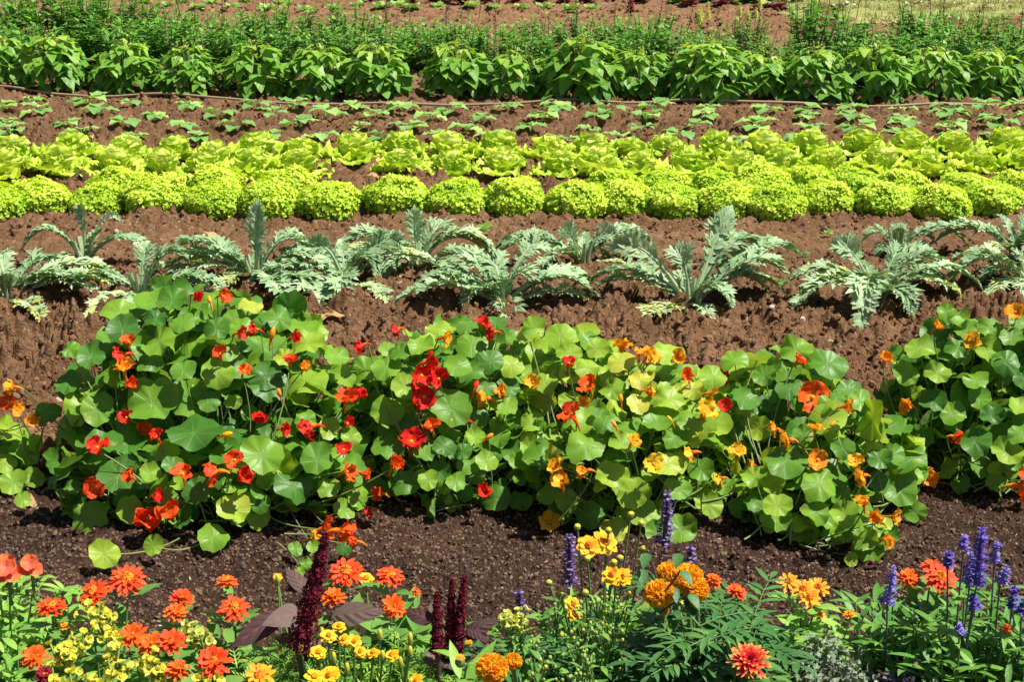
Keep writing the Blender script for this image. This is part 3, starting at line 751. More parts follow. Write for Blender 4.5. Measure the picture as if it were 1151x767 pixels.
row(RL, [(418, 3), (444, 4), (462, 5), (487, 4), (503, 3), (520, 5), (546, 4), (578, 5), (607, 4), (634, 5), (660, 4), (688, 4), (720, 4), (853, 13), (874, 13), (941, 14), (810, 8), (776, 7)], 1, 1.6, lr('dark red lettuce', 'the far red lettuce row'), .1)
FP = Proto([tiny_proto(M['snap'], 'leafy_plant', 'plant', 'green plants at the top edge of the far bed', 26, .16) for _ in range(3)])
row(FP, [(763, 6), (792, 4), (816, 6), (843, 5), (872, 4), (893, 5)], 0, 1.0, lr('leafy green plant', 'the far bed at the top edge'), .1)
# ------------------------------------------------------------------ cardoons
def cardoon_leaf(rt, b, c, tip, W, up, k=.5, mat=None, lobes=9, pet=.25):
    lf = MB(); rb = MB(); n = 24
    P = bez(b, c, tip, n); tg = np.gradient(P, axis=0); Ltot = float(np.linalg.norm(np.diff(P, axis=0), axis=1).sum())
    rpts = P + 0; tube(rb, rpts[::2], Ltot*.02+.002, .0016, 6)
    fr = []
    for i in range(n):
        t = un(tg[i]); nn = perp(t, up); fr.append((t, nn, np.cross(t, nn)))
    # narrow wing along the midrib
    wing = np.zeros((n, 3, 3))
    for i in range(n):
        q = i/(n-1); hw = W*.075*min(1, q/.15)*(1-q*.6)
        wing[i] = [P[i]-fr[i][2]*hw+fr[i][1]*hw*.3, P[i], P[i]+fr[i][2]*hw+fr[i][1]*hw*.3]
    lf.grid(wing, k)
    for j in range(lobes):
        q = .13 + .84*(j+.5)/lobes
        for sd in (-1, 1):
            qq = min(.985, q + R.uniform(-.018, .018)); x = qq*(n-1); i = int(x)
            t, nn, s = fr[i]; p = P[i] + (P[min(n-1, i+1)]-P[i])*(x-i)
            env = (min(1, max(.07, pet+(1.15-pet*.5)*max(0, qq-.08)/.5))*(1-max(0, (qq-.55)/.45)**1.6*.72))
            L = W*.5*env*R.uniform(.85, 1.15); fw = .45+.75*qq + R.uniform(-.12, .12)
            lift = R.uniform(.15, .6)
            d = un(s*sd*math.cos(fw)+t*math.sin(fw)+nn*lift)
            lw = Ltot/lobes*.78*R.uniform(.85, 1.15)*(.75 if qq > .85 else 1)
            kk = k+R.uniform(-.2, .2); nl = un(nn - s*sd*.4 + rv(.18)); cu = R.uniform(.15, .95)
            cen = blade(lf, p, d, nl, L, lw, 'lance', 6, 3, curl=cu, fold=.25, ruf=.2, rf=1.3, k=kk, ret=True)
            sdv = np.cross(d, perp(d, nl))
            for (u, e, ll) in ((.28, 1, .55), (.34, -1, .55), (.55, 1, .45), (.6, -1, .45)):
                pp = cen[int(u*6)]
                blade(lf, pp, un(d*.75+sdv*e*.75+rv(.08)), nl, L*ll, lw*.42, 'lance', 3, 3, curl=cu*.8, fold=.2, k=kk+R.uniform(-.1, .1))
    # terminal lobe
    t, nn, s = fr[-1]
    blade(lf, P[-2], t, nn, W*.28, W*.12, 'lance', 4, 3, curl=.5, fold=.3, k=k)
    org = rt.location
    o = lf.build('leaf', mat or M['cardoon'], rt, org)
    m = rb.build('midrib', M['rib'], o, org)
    return o
def cardoon(px, py, label, leaves, W=.15, stump=True):
    b = ground(px, py); rt = empty('cardoon_plant', label, 'cardoon', b, 'silvery cardoon plants in the row behind the nasturtiums')
    bz = b + A(0, 0, .0)
    if stump:
        s = MB()
        for i in range(6):
            a = R.uniform(0, 6.28); h = A(math.cos(a), math.sin(a), 0)
            tube(s, bez(bz+h*.02-A(0, 0, .03), bz+h*.02+A(0, 0, .04), bz+h*.045+A(0, 0, .11), 5), .012, .006, 6)
        s.build('crown_stalk', M['rib'], rt, b)
    for q in leaves:
        tx, ty, dy, arch = q[:4]; k = q[4] if len(q) > 4 else R.uniform(.2, .8); w = q[5] if len(q) > 5 else 1.
        tip = on_y(tx, ty, b[1]+dy)
        g = gz(tip[0], tip[1])+.012
        if tip[2] < g: tip = on_z(tx, ty, g)
        mid = (bz+tip)*.5 + A(0, 0, arch*1.7) + rv(.012)
        L = float(np.linalg.norm(tip-bz))
        up = UP if abs(tip[2]-bz[2]) < .6*L else un(UP*.3 + (CAM-bz)*A(1, 1, 0)*.25)
        if abs(tip[2]-bz[2]) > .75*L: up = un(A(R.uniform(-.3, .3), -1, .4))
        steep = abs(tip[2]-bz[2]) > .6*L
        cardoon_leaf(rt, bz+A(0, 0, .01), mid, tip, W*w*(.92 if steep else 1.05), up, k, None, 12, -.42 if steep else .3)
    a0 = R.uniform(0, 6.28)
    for i in range(4 if W > .125 else 1):        # older leaves arching out low over the soil
        a = R.uniform(-.5, .5) + (PI if i % 2 else 0); h = A(math.cos(a), math.sin(a), 0); L = R.uniform(.26, .4)
        e = bz+h*L; e[2] = gz(e[0], e[1])+R.uniform(.02, .09)
        cardoon_leaf(rt, bz+A(0, 0, .02), bz+h*L*.5+A(0, 0, R.uniform(.14, .26)), e, W*R.uniform(.8, 1.05), UP, R.uniform(.4, .85), None, 12, .3)
    # short inner leaves
    for i in range(2):
        a = R.uniform(0, 6.28); h = A(math.cos(a), math.sin(a), 0); L = R.uniform(.13, .2)
        cardoon_leaf(rt, bz+A(0, 0, .02), bz+h*.03+A(0, 0, L*.6), bz+h*L*.55+A(0, 0, L*.8), W*.6, un(UP*.5-h), R.uniform(.3, .7), None, 7)
    return rt
cardoon(8, 343, 'cardoon cut by the left edge, its wide jagged leaf lying rightwards', [(90, 326, -.02, .1, .6), (66, 300, .12, .09, .5), (-60, 310, 0, .12), (48, 362, -.18, .04, .95, .8), (-10, 300, .15, .1)])
cardoon(97, 300, 'small upright cardoon with curled leaf stalks beside the front lettuces', [(88, 233, 0, .06, .6, .7), (22, 286, -.03, .14, .5, .75), (142, 253, .03, .12, .75, .35), (60, 298, -.08, .06, .7, .5), (118, 322, -.1, .05, 1., .25)], .12)
cardoon(160, 338, 'cardoon with a silvery upright leaf just left of the tallest nasturtium mound', [(165, 280, .05, .05, .65), (85, 328, -.02, .1, .35), (95, 366, -.22, .05, .98, .8), (215, 300, .06, .12), (150, 372, -.2, .05, .5)], .14)
cardoon(288, 322, 'large cardoon with one upright leaf tip directly behind the tallest nasturtium mound', [(290, 230, .02, .03, .6, .95), (185, 287, 0, .12, .45), (345, 278, .05, .1, .65), (372, 348, -.15, .1, .55, 1.1), (245, 330, -.1, .05, .9, .7), (330, 355, -.25, .08, .6), (215, 300, .2, .12)], .16)
cardoon(388, 325, 'dark green cardoon with drooping leaves right of the tallest nasturtium mound', [(452, 270, .05, .07, .2), (440, 345, -.2, .05, .85, .8), (345, 285, .05, .1, .5), (385, 350, -.2, .1, .55), (425, 312, -.05, .12, .3), (355, 352, -.22, .07, .6)], .15)
cardoon(470, 304, 'cardoon with a pale fan-shaped upright leaf in front of the frilly lettuces', [(466, 240, .03, .03, .75), (548, 282, .03, .1, .6, 1.1), (530, 325, -.1, .09, .55), (415, 275, .05, .09, .35), (430, 315, -.1, .08, .4), (505, 262, .12, .1, .6)], .16)
cardoon(566, 352, 'spreading cardoon nearest the middle nasturtiums with a long low leaf to its right', [(495, 290, .12, .1, .55, 1.1), (664, 337, -.03, .06, .7, .75), (618, 280, .15, .12, .6, 1.05), (525, 345, -.08, .09, .6), (575, 372, -.15, .08, .55), (600, 330, .0, .12, .5), (545, 310, .15, .13, .5)], .16)
cardoon(655, 303, 'cardoon behind the middle of the row with two pale leaves pointing up', [(636, 262, .02, .05, .6), (576, 272, .03, .08, .4), (692, 270, .03, .08, .6), (606, 305, -.12, .09, .65, 1.1), (680, 296, .08, .08), (715, 300, -.05, .03, .9, .4)], .14)
cardoon(776, 352, 'tallest cardoon with leaves spread wide on the open soil', [(692, 278, .05, .1, .75, 1.05), (820, 237, .15, .05, .5, 1.), (905, 290, .2, .14, .5), (886, 312, .03, .12, .6), (826, 352, -.1, .12, .6, .7), (760, 285, .05, .08, .7), (716, 366, -.12, .03, .98, .8), (800, 365, -.12, .04, .8, .5), (850, 275, .2, .12, .5)], .17)
cardoon(985, 344, 'cardoon with a broad leaf drooping straight towards the nasturtiums', [(966, 374, -.22, .16, .65, 1.15), (902, 342, -.05, .13, .85), (940, 278, .08, .08, .6), (1088, 340, -.05, .1, .9, .8), (1060, 300, .08, .1, .5), (1010, 290, .1, .09, .45), (1025, 352, -.15, .08, .5)], .16)
cardoon(1010, 288, 'small cardoon half hidden behind the drooping-leaved cardoon', [(972, 268, 0, .06, .5), (1050, 272, .02, .06, .55), (1008, 260, .03, .05, .6), (985, 288, -.05, .06), (1040, 290, -.05, .06)], .12)
cardoon(1142, 292, 'cardoon at the right edge close to the frilly lettuces', [(1098, 262, .05, .06, .5), (1112, 290, -.08, .05, .85), (1175, 262, .05, .08), (1150, 258, .05, .07), (1170, 300, -.1, .08)], .13)
cardoon(1158, 330, 'cardoon cut by the right edge behind the rightmost nasturtiums', [(1100, 318, 0, .07, .65), (1110, 335, -.1, .06, .9), (1150, 296, .05, .08, .6), (1195, 310, 0, .1), (1150, 350, -.15, .07)], .14)
# ------------------------------------------------------------------ nasturtiums
def nast_flower(mb, c, f, rad, k, up=UP):
    f = un(f); u = perp(f, up); v = np.cross(f, u)
    og = R.uniform(.62, 1.15); pr = R.choice(['nasp', 'nasp', 'obov'])
    for i in range(5):
        a = 2*PI*i/5 + .3 + R.uniform(-.15, .15); rd = u*math.cos(a)+v*math.sin(a)
        op = og + R.uniform(-.15, .3)
        d = un(f*math.cos(op)+rd*math.sin(op))
        blade(mb, c+rd*rad*.06-f*rad*.18, d, f-rd*.2, rad*R.uniform(.95, 1.25), rad*R.uniform(.85, 1.15), pr, 7, 5, curl=-R.uniform(-.3, 1.), fold=R.uniform(-.2, .15), ruf=R.uniform(.3, .6), rf=2.4, k=min(1, max(0, k+R.uniform(-.25, .25))), mat=0)
    tube(mb, bez(c-f*rad*.25, c-f*rad*.7, c-f*rad*1.1-UP*rad*.4, 5), rad*.2, rad*.05, 6, 1, 1)
    ball(mb, c-f*rad*.1, rad*.16, .5, 2, 6, 4)
NF_MATS = {k: [M[n], M['n_yel'] if k != 'r' else M['n_orange'], M['n_lem']] for k, n in (('o', 'n_orange'), ('r', 'n_red'), ('y', 'n_yel'), ('l', 'n_lem'))}
def nasturtium(label, base, blobs, heroes, flowers, kr, nrand, size, buds=()):
    b = ground(*base); rt = empty('nasturtium_plant', label, 'nasturtium', b, 'flowering nasturtium plants along the edge of the dark bed')
    E = []
    for (x, y, rx, rz, Y, *ry) in blobs:
        c = on_y(x, y, Y); s = px_size(c); E.append((c, A(rx*s, (ry[0] if ry else .85)*rx*s, rz*s)))
    def surf(px, py):
        d = ray(px, py); best = None
        for c, r in E:
            o = (CAM-c)/r; q = d/r; a = q@q; bb = o@q; cc = o@o-1; D = bb*bb-a*cc
            if D > 0:
                t = (-bb-math.sqrt(D))/a
                if best is None or t < best[0]: best = (t, c, r)
        if best is None:
            i = min(range(len(E)), key=lambda i: (blobs[i][0]-px)**2+(blobs[i][1]-py)**2)
            p = on_y(px, py, E[i][0][1]-.35*E[i][1][1]); c, r = E[i]
        else: p = CAM + d*best[0]; c, r = best[1:]
        g = gz(p[0], p[1])+.03
        if p[2] < g: p = on_z(px, py, g)
        return p, un((p-c)/(r*r))
    lf = MB(); keep = []
    def stem_to(c, n, mb=lf, mat=1, r=.0022):
        o = b + A((c[0]-b[0])*.55+R.gauss(0, .05), (c[1]-b[1])*.55+R.gauss(0, .04)+.03, max(.02, (c[2]-b[2])*R.uniform(.1, .45)))
        tube(mb, bez(o, (o+c)/2 - n*.04 + rv(.02) + A(0, .01, 0), c-n*.002, 7), r, r*.75, 4, R.random(), mat)
    for h in heroes:
        px, py, dm = h[:3]; p, n = surf(px, py); tc = un(CAM-p)
        kind = h[3] if len(h) > 3 else ''
        nr = un(n*.35 + UP*.55 + tc*.5 + rv(.17))
        if kind == 'e': nr = un(A(R.choice([-1, 1])*1., -.25, .25))
        rad = dm*.5*px_size(p)*(.95 if dm > 45 else .86); p = p + n*.012 + tc*.01
        k = R.uniform(*kr) + (.35 if kind == 'y' else 0)
        disc(lf, p, nr, rad, k, 0, 30, (.3, .6, .85, 1.), R.uniform(-.06, .24), R.uniform(.08, .23), R.uniform(-.15, .35))
        if p[2] > b[2]+.13 or dm >= 27 or R.random() < .3: stem_to(p, nr)
        keep.append((p, rad))
    fpts = []
    for f in flowers:
        p, n = surf(f[0], f[1]); fpts.append((p + n*.02 + un(CAM-p)*.035, n))
    cnt = 0; tries = 0; vol = [r[0]*r[1]+r[0]*r[2] for c, r in E]; tot = sum(vol); placed = []
    while cnt < nrand*2.4 and tries < nrand*80:
        tries += 1; x = R.random()*tot; i = 0
        while x > vol[i]: x -= vol[i]; i += 1
        c, r = E[i]; d = rdir(); ly = R.choice((.97, .95, .9, .8, .65)); p = c + d*r*ly
        if p[2] < gz(p[0], p[1])+.02: continue
        if ly > .85 and any((((p-c2)/(r2*.93))**2).sum() < 1 for j, (c2, r2) in enumerate(E) if j != i): continue
        rad = size*(.36+.52*R.random()**1.3)*(.75 if p[2] < .12 else 1)
        if ly > .85:
            tc = un(CAM-p)
            if any(float(((p-q)**2).sum()) < (.62*(rad+rr))**2 for q, rr in keep): continue
            if any(float(np.linalg.norm(np.cross(p-q, tc))) < rad*.8+.012 and (p-q)@tc > -.03 for q, _ in fpts): continue
            if any(float(((p-q)**2).sum()) < (.36*(rad+rr))**2 for q, rr in placed): continue
            placed.append((p, rad))
        nr = un(un(d/r)*.45 + UP*.55 + tc*.25*(ly > .85) + SUN*.2 + rv(.36 if R.random() < .8 else .8)) if ly > .85 else un(UP+rv(.5)+d*.4)
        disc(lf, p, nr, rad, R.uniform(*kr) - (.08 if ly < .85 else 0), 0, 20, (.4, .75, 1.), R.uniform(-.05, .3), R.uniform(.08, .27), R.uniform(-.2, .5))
        if ly > .85 or R.random() < .4: stem_to(p, nr)
        cnt += 1
    lf.build('foliage', [M['nleaf'], M['nstem']], rt, b)
    for f, (p, n) in zip(flowers, fpts):
        x, y, dm, col = f[:4]; mb = MB()
        tc = un(CAM-p); fd = un(n*.35+tc*.55+UP*.35+SUN*.2+rv(.4))
        if R.random() < .3: fd = un(A(R.choice([-1, 1]), R.uniform(-.5, .1), R.uniform(-.5, .3)))
        if len(f) > 4: fd = un(A(f[4], -.35, f[5] if len(f) > 5 else .1))
        rad = max(.02, dm*.5*px_size(p)*1.06)
        nast_flower(mb, p, fd, rad, R.random())
        stem_to(p-fd*rad*.6, fd, mb, 3)
        o = mb.build('flower', NF_MATS[col]+[M['nstem']], rt, b)
    for (x, y, dm, col) in buds:
        p, n = surf(x, y); p = p+n*.02+un(CAM-p)*.02; mb = MB(); r = dm*.5*px_size(p); ax = un(rv(.4)+UP*.3+A(R.uniform(-1, 1), 0, 0))
        ball(mb, p, r, R.random(), 0, 8, 6, (.6, .6, 1.2), ax); tube(mb, bez(p-ax*r, p-ax*r*2, p-ax*r*2.6-UP*r, 4), r*.3, r*.06, 5, 1, 0)
        stem_to(p, ax, mb, 1); mb.build('bud', [NF_MATS[col][0], M['nstem']], rt, b)
    return rt
nasturtium('tallest nasturtium mound with large dark leaves and orange-red flowers at left', (235, 585),
 [(240, 425, 118, 95, 3.42), (140, 475, 70, 90, 3.34), (335, 475, 85, 95, 3.36), (235, 545, 115, 68, 3.14, .6), (110, 555, 50, 62, 3.1, .6), (345, 545, 62, 62, 3.16, .7), (200, 385, 85, 60, 3.45), (310, 400, 55, 60, 3.45)],
 [(195, 342, 42), (142, 372, 44), (182, 386, 46), (207, 366, 34), (177, 361, 28), (172, 407, 36), (208, 417, 34), (245, 420, 44), (235, 450, 31), (175, 450, 60), (220, 490, 68), (105, 404, 42), (112, 460, 44), (132, 534, 52), (147, 501, 46), (196, 525, 28), (172, 534, 30), (261, 450, 23), (81, 432, 34), (82, 395, 28), (296, 423, 44), (293, 515, 50), (279, 462, 24), (72, 495, 42, 'e'), (303, 432, 50), (356, 517, 44), (326, 546, 46), (343, 471, 30), (368, 481, 30), (368, 547, 30), (398, 559, 26), (413, 478, 36, 'e'), (391, 490, 28), (345, 390, 44, 'y'), (320, 405, 30, 'y'), (375, 405, 34, 'y'), (240, 600, 42, 'y'), (262, 570, 44, 'y'), (105, 580, 52), (118, 620, 40, 'y'), (172, 610, 28), (222, 552, 38), (270, 372, 36), (243, 372, 34), (310, 362, 36), (280, 348, 30, 'y'), (384, 570, 30), (65, 520, 36, 'e'), (130, 425, 34, 'e'), (322, 480, 30), (60, 465, 34), (255, 395, 34), (405, 520, 30, 'y'), (150, 570, 36), (190, 560, 30), (333, 614, 20), (345, 630, 17), (338, 640, 14), (386, 614, 20), (352, 612, 18)],
 [(250, 341, 20, 'o', .8), (222, 341, 15, 'r'), (151, 388, 13, 'o'), (139, 418, 26, 'y'), (137, 406, 26, 'r'), (146, 433, 20, 'o'), (142, 468, 18, 'r'), (160, 483, 22, 'o'), (180, 498, 20, 'r'), (110, 507, 24, 'r'), (108, 546, 24, 'o'), (153, 538, 16, 'o'), (208, 534, 24, 'o'), (243, 533, 30, 'o'), (263, 521, 24, 'o'), (274, 536, 24, 'r'), (180, 556, 18, 'r'), (247, 400, 14, 'o'), (268, 380, 15, 'r'), (283, 376, 20, 'r', -.8), (273, 418, 18, 'o'), (297, 466, 20, 'r'), (331, 388, 18, 'r', .9), (327, 411, 18, 'o'), (341, 418, 18, 'y'), (384, 450, 26, 'o'), (397, 446, 22, 'r'), (348, 489, 30, 'r'), (320, 481, 16, 'r'), (386, 475, 18, 'r'), (381, 510, 18, 'r'), (386, 531, 22, 'o'), (401, 534, 12, 'o'), (435, 524, 24, 'o'), (418, 553, 20, 'o'), (408, 571, 16, 'r'), (171, 578, 36, 'o'), (190, 570, 30, 'o'), (366, 588, 30, 'o'), (383, 593, 32, 'o'), (354, 598, 20, 'y'), (398, 604, 20, 'o')],
 (.15, .75), 300, .062, [(255, 496, 11, 'y'), (302, 380, 12, 'y'), (236, 345, 9, 'y'), (316, 443, 9, 'y')])
nasturtium('nasturtium plant with clustered deep red flowers in the middle of the row', (495, 575),
 [(480, 445, 80, 70, 3.42), (548, 440, 60, 70, 3.47), (500, 520, 88, 48, 3.3, .7), (432, 470, 42, 72, 3.42), (570, 495, 48, 60, 3.36), (515, 400, 60, 35, 3.5)],
 [(416, 418, 44), (437, 415, 40), (438, 460, 42), (461, 474, 30), (458, 436, 40), (505, 457, 50), (512, 414, 40), (532, 390, 42), (551, 407, 36), (542, 436, 30), (569, 460, 32), (570, 436, 32), (562, 490, 32), (533, 467, 32), (519, 510, 26), (533, 495, 26), (491, 376, 35), (474, 393, 35), (459, 541, 37), (489, 570, 38, 'e'), (556, 555, 38), (573, 412, 34), (596, 372, 34), (452, 400, 30), (478, 512, 30), (500, 505, 30), (482, 538, 28), (512, 540, 28), (545, 520, 30), (580, 520, 30), (440, 505, 44), (425, 545, 32), (525, 372, 28), (555, 368, 30), (578, 385, 30)],
 [(412, 394, 20, 'r'), (452, 377, 18, 'r'), (482, 411, 28, 'r'), (492, 428, 28, 'r'), (475, 425, 26, 'r'), (477, 446, 26, 'r'), (470, 436, 20, 'r'), (465, 501, 30, 'r'), (486, 487, 22, 'o'), (498, 388, 20, 'y'), (544, 373, 20, 'r'), (553, 381, 20, 'r'), (549, 453, 24, 'y'), (541, 546, 20, 'r'), (470, 452, 18, 'r'), (565, 447, 14, 'y')],
 (.2, .8), 190, .05, [(523, 481, 9, 'r'), (506, 483, 8, 'y'), (530, 434, 10, 'r'), (547, 497, 9, 'y')])
nasturtium('pale yellow-green nasturtium plant with yellow and apricot flowers right of the red-flowered one', (700, 590),
 [(645, 435, 68, 62, 3.47), (732, 465, 78, 65, 3.36), (690, 525, 88, 72, 3.2, .7), (765, 515, 55, 78, 3.24, .8), (622, 520, 48, 52, 3.32)],
 [(573, 438, 30), (596, 380, 32), (631, 382, 42), (691, 440, 36), (753, 453, 38), (755, 495, 36), (688, 533, 42), (711, 552, 44), (721, 572, 44), (660, 502, 46), (680, 479, 30), (662, 574, 40), (766, 592, 42), (750, 404, 42), (797, 426, 38), (823, 519, 34, 'e'), (746, 522, 40), (757, 548, 36), (793, 563, 40), (786, 526, 34), (640, 400, 32), (660, 415, 34), (615, 430, 32), (610, 470, 34), (640, 450, 30), (700, 412, 36, 'y'), (720, 430, 32, 'y'), (600, 505, 30), (620, 552, 32), (640, 560, 32), (588, 560, 30), (700, 500, 36), (735, 480, 36), (775, 475, 34), (690, 590, 40), (740, 596, 36), (715, 460, 30, 'y'), (775, 440, 30, 'y'), (670, 395, 30)],
 [(693, 396, 24, 'y'), (730, 409, 24, 'y'), (759, 409, 20, 'y'), (770, 429, 20, 'o'), (668, 437, 24, 'o'), (646, 473, 32, 'o'), (640, 411, 10, 'r'), (728, 443, 16, 'y'), (655, 450, 16, 'y'), (788, 466, 28, 'l'), (794, 451, 20, 'y'), (710, 500, 20, 'y'), (775, 508, 22, 'l'), (731, 521, 22, 'l'), (660, 528, 22, 'y'), (631, 523, 22, 'y'), (636, 540, 24, 'y'), (618, 581, 24, 'y'), (803, 535, 16, 'l'), (604, 430, 10, 'y'), (820, 507, 16, 'y'), (720, 405, 16, 'y')],
 (.42, .97), 220, .055, [(697, 457, 9, 'y'), (747, 478, 8, 'l'), (690, 482, 8, 'y')])
nasturtium('nasturtium plant with golden orange flowers trailing onto the bed', (885, 610),
 [(880, 460, 78, 68, 3.42), (832, 505, 45, 85, 3.36), (940, 520, 72, 78, 3.22, .8), (895, 560, 78, 46, 3.12, .7), (1003, 530, 32, 56, 3.22), (970, 592, 30, 28, 2.97)],
 [(837, 449, 40), (828, 409, 38), (894, 398, 42), (927, 413, 46), (887, 438, 38), (883, 523, 54), (919, 546, 46), (978, 474, 52, 'e'), (947, 504, 32), (985, 515, 32), (1008, 546, 46), (1025, 572, 30), (953, 580, 38), (932, 597, 24), (874, 568, 38), (972, 603, 34), (810, 440, 34), (855, 480, 36), (850, 540, 36), (820, 550, 32), (950, 440, 34), (965, 455, 34), (990, 485, 36, 'e'), (905, 490, 30), (860, 425, 32), (915, 575, 36), (1000, 510, 30), (958, 625, 18), (990, 590, 22)],
 [(910, 448, 36, 'o'), (949, 463, 22, 'y'), (879, 486, 18, 'y'), (890, 497, 26, 'y'), (921, 516, 24, 'y'), (919, 484, 16, 'y'), (964, 533, 24, 'y'), (970, 573, 20, 'y'), (1004, 576, 20, 'y', .8), (990, 603, 20, 'y'), (980, 583, 14, 'y'), (959, 517, 16, 'y'), (896, 412, 12, 'o'), (817, 430, 22, 'r'), (819, 458, 16, 'r'), (843, 520, 12, 'y')],
 (.25, .88), 210, .056, [(985, 588, 9, 'y'), (936, 480, 8, 'y')])
nasturtium('dense nasturtium mound cut by the right edge', (1110, 565),
 [(1112, 435, 78, 68, 3.52), (1062, 465, 50, 78, 3.46), (1122, 500, 70, 56, 3.38), (1175, 450, 60, 92, 3.46), (1085, 385, 40, 30, 3.55), (1030, 440, 34, 58, 3.5)],
 [(1065, 355, 26), (1033, 394, 40), (1055, 421, 34), (1036, 491, 40), (1097, 496, 44), (1131, 508, 42), (1129, 409, 38), (1135, 383, 32), (1070, 464, 36), (1070, 525, 32), (1093, 428, 34), (1101, 447, 32), (1144, 462, 34), (1016, 481, 44, 'e'), (1082, 540, 26), (1110, 372, 34), (1085, 375, 30), (1020, 420, 34), (1148, 425, 32), (1115, 470, 32), (1050, 450, 34), (1075, 395, 34), (1140, 365, 26), (1145, 490, 34), (1120, 540, 28), (1010, 400, 26)],
 [(1095, 389, 22, 'y'), (1135, 357, 22, 'y'), (1058, 372, 14, 'y'), (1027, 456, 22, 'y', -.9), (1046, 533, 26, 'y'), (1144, 542, 36, 'o'), (1078, 493, 12, 'o'), (1002, 406, 10, 'y'), (1150, 530, 20, 'o')],
 (.15, .72), 200, .056)
nasturtium('small nasturtium plant cut by the left edge with yellow and red flowers', (-5, 565),
 [(2, 520, 36, 48, 3.34), (-55, 520, 46, 60, 3.36)],
 [(24, 510, 38), (10, 490, 34), (36, 500, 28, 'e'), (14, 540, 36), (36, 535, 28), (5, 520, 30), (-25, 490, 40), (25, 560, 22)],
 [(12, 442, 20, 'y'), (8, 459, 22, 'o'), (16, 466, 16, 'y'), (33, 477, 18, 'y'), (-30, 480, 24, 'o')],
 (.45, .8), 42, .045)
# ------------------------------------------------------------------ the flower bed at the front
def shoot(mb, st, b, tip, pairs, L, W, kr=(.2, .8), prof='lance', curl=(.1, .8), r=.0028, t0=.15, n=6, up=(.15, .9), taper=.35, fold=.18, ruf=.06):
    m = (b+tip)*.5 + rv(.008)*A(1, 1, .3); P = bez(b, m, tip, 12)
    tube(st, P[::2], r, r*.65, 5, R.random())
    q0 = R.uniform(0, 6.28)
    for j in range(pairs):
        t = t0 + (1-t0)*(j+.6)/pairs; p = P[min(11, int(t*11.5))]; q = q0 + j*1.57 + R.uniform(-.25, .25)
        for e in (0, PI):
            d = un(A(math.cos(q+e), math.sin(q+e), R.uniform(*up)))
            l = L*R.uniform(.75, 1.2)*(1-taper*t)
            blade(mb, p, d, UP, l, l/L*W*R.uniform(.85, 1.15), prof, n, 3, curl=R.uniform(*curl), fold=fold, ruf=ruf, rf=1.5, k=R.uniform(*kr))
    return P
def bush(mb, st, c, rad, h, ns, pairs, L, W, **kw):
    for i in range(ns):
        a = R.uniform(0, 6.28); q = math.sqrt(R.random()); g = A(math.cos(a), math.sin(a), 0)
        b = A(c[0], c[1], gz(c[0], c[1])-.005) + g*rad*q*.45
        shoot(mb, st, b, A(c[0], c[1], gz(c[0], c[1])) + g*rad*q + A(0, 0, h*R.uniform(.7, 1.)*(1-.3*q)), pairs, L, W, **kw)
def stalk(rt, b, c, org, mat='stem', r=.003, name='stalk'):
    s = MB(); m = A(b[0]*.4+c[0]*.6, b[1]*.4+c[1]*.6, (b[2]+c[2])*.5)+rv(.006); P = bez(b, m, c, 9); tube(s, P, r*1.15, r, 6)
    return s.build(name, M[mat], rt, org)
def ray_head(rt, c, f, rad, mat, org, layers=((11, 1., 1.32, 0), (11, .86, 1.12, .005), (8, .62, .8, .009)), mid='z_mid', midr=.3, pw=.16, prof='petal', name='flower', disc_mat=None):
    f = un(f); u = perp(f, A(.3, .2, 1)); v = np.cross(f, u); mb = MB()
    for (n, s, op, lift) in layers:
        a0 = R.uniform(0, 6.28)
        for i in range(n):
            a = a0 + 2*PI*i/n + R.uniform(-.12, .12); rd = u*math.cos(a)+v*math.sin(a); o = op + R.uniform(-.12, .12)
            d = un(f*math.cos(o)+rd*math.sin(o)); l = rad*s*R.uniform(.9, 1.06)
            blade(mb, c+rd*rad*.12+f*lift, d, un(f-rd*.1), l, rad*pw*2*R.uniform(.85, 1.1)*(.75+.25*s), prof, 6, 3, curl=R.uniform(.05, .55), fold=R.uniform(.05, .35), k=R.random())
    ball(mb, c-f*.006, rad*.24, .5, 1, 8, 4, (1, 1, 1.2), f)
    o = mb.build(name, [M[mat], M['stem']], rt, org)
    cm = MB()
    ball(cm, c+f*.004, rad*midr*.8, .2, 1, 8, 5, (1, 1, .8), f)
    for i in range(46):
        q = i*2.4; r = midr*rad*math.sqrt(i/46); p = c + (u*math.cos(q)+v*math.sin(q))*r + f*(.006+rad*midr*.75*(1-(r/(midr*rad))**2*.7))
        frill(cm, p, un(f+(u*math.cos(q)+v*math.sin(q))*.8), rad*.085*R.uniform(.8, 1.3), R.random(), 0, 5)
    cm.build('flower_centre', [M[mid], M[disc_mat or mid]], o, org)
    return o
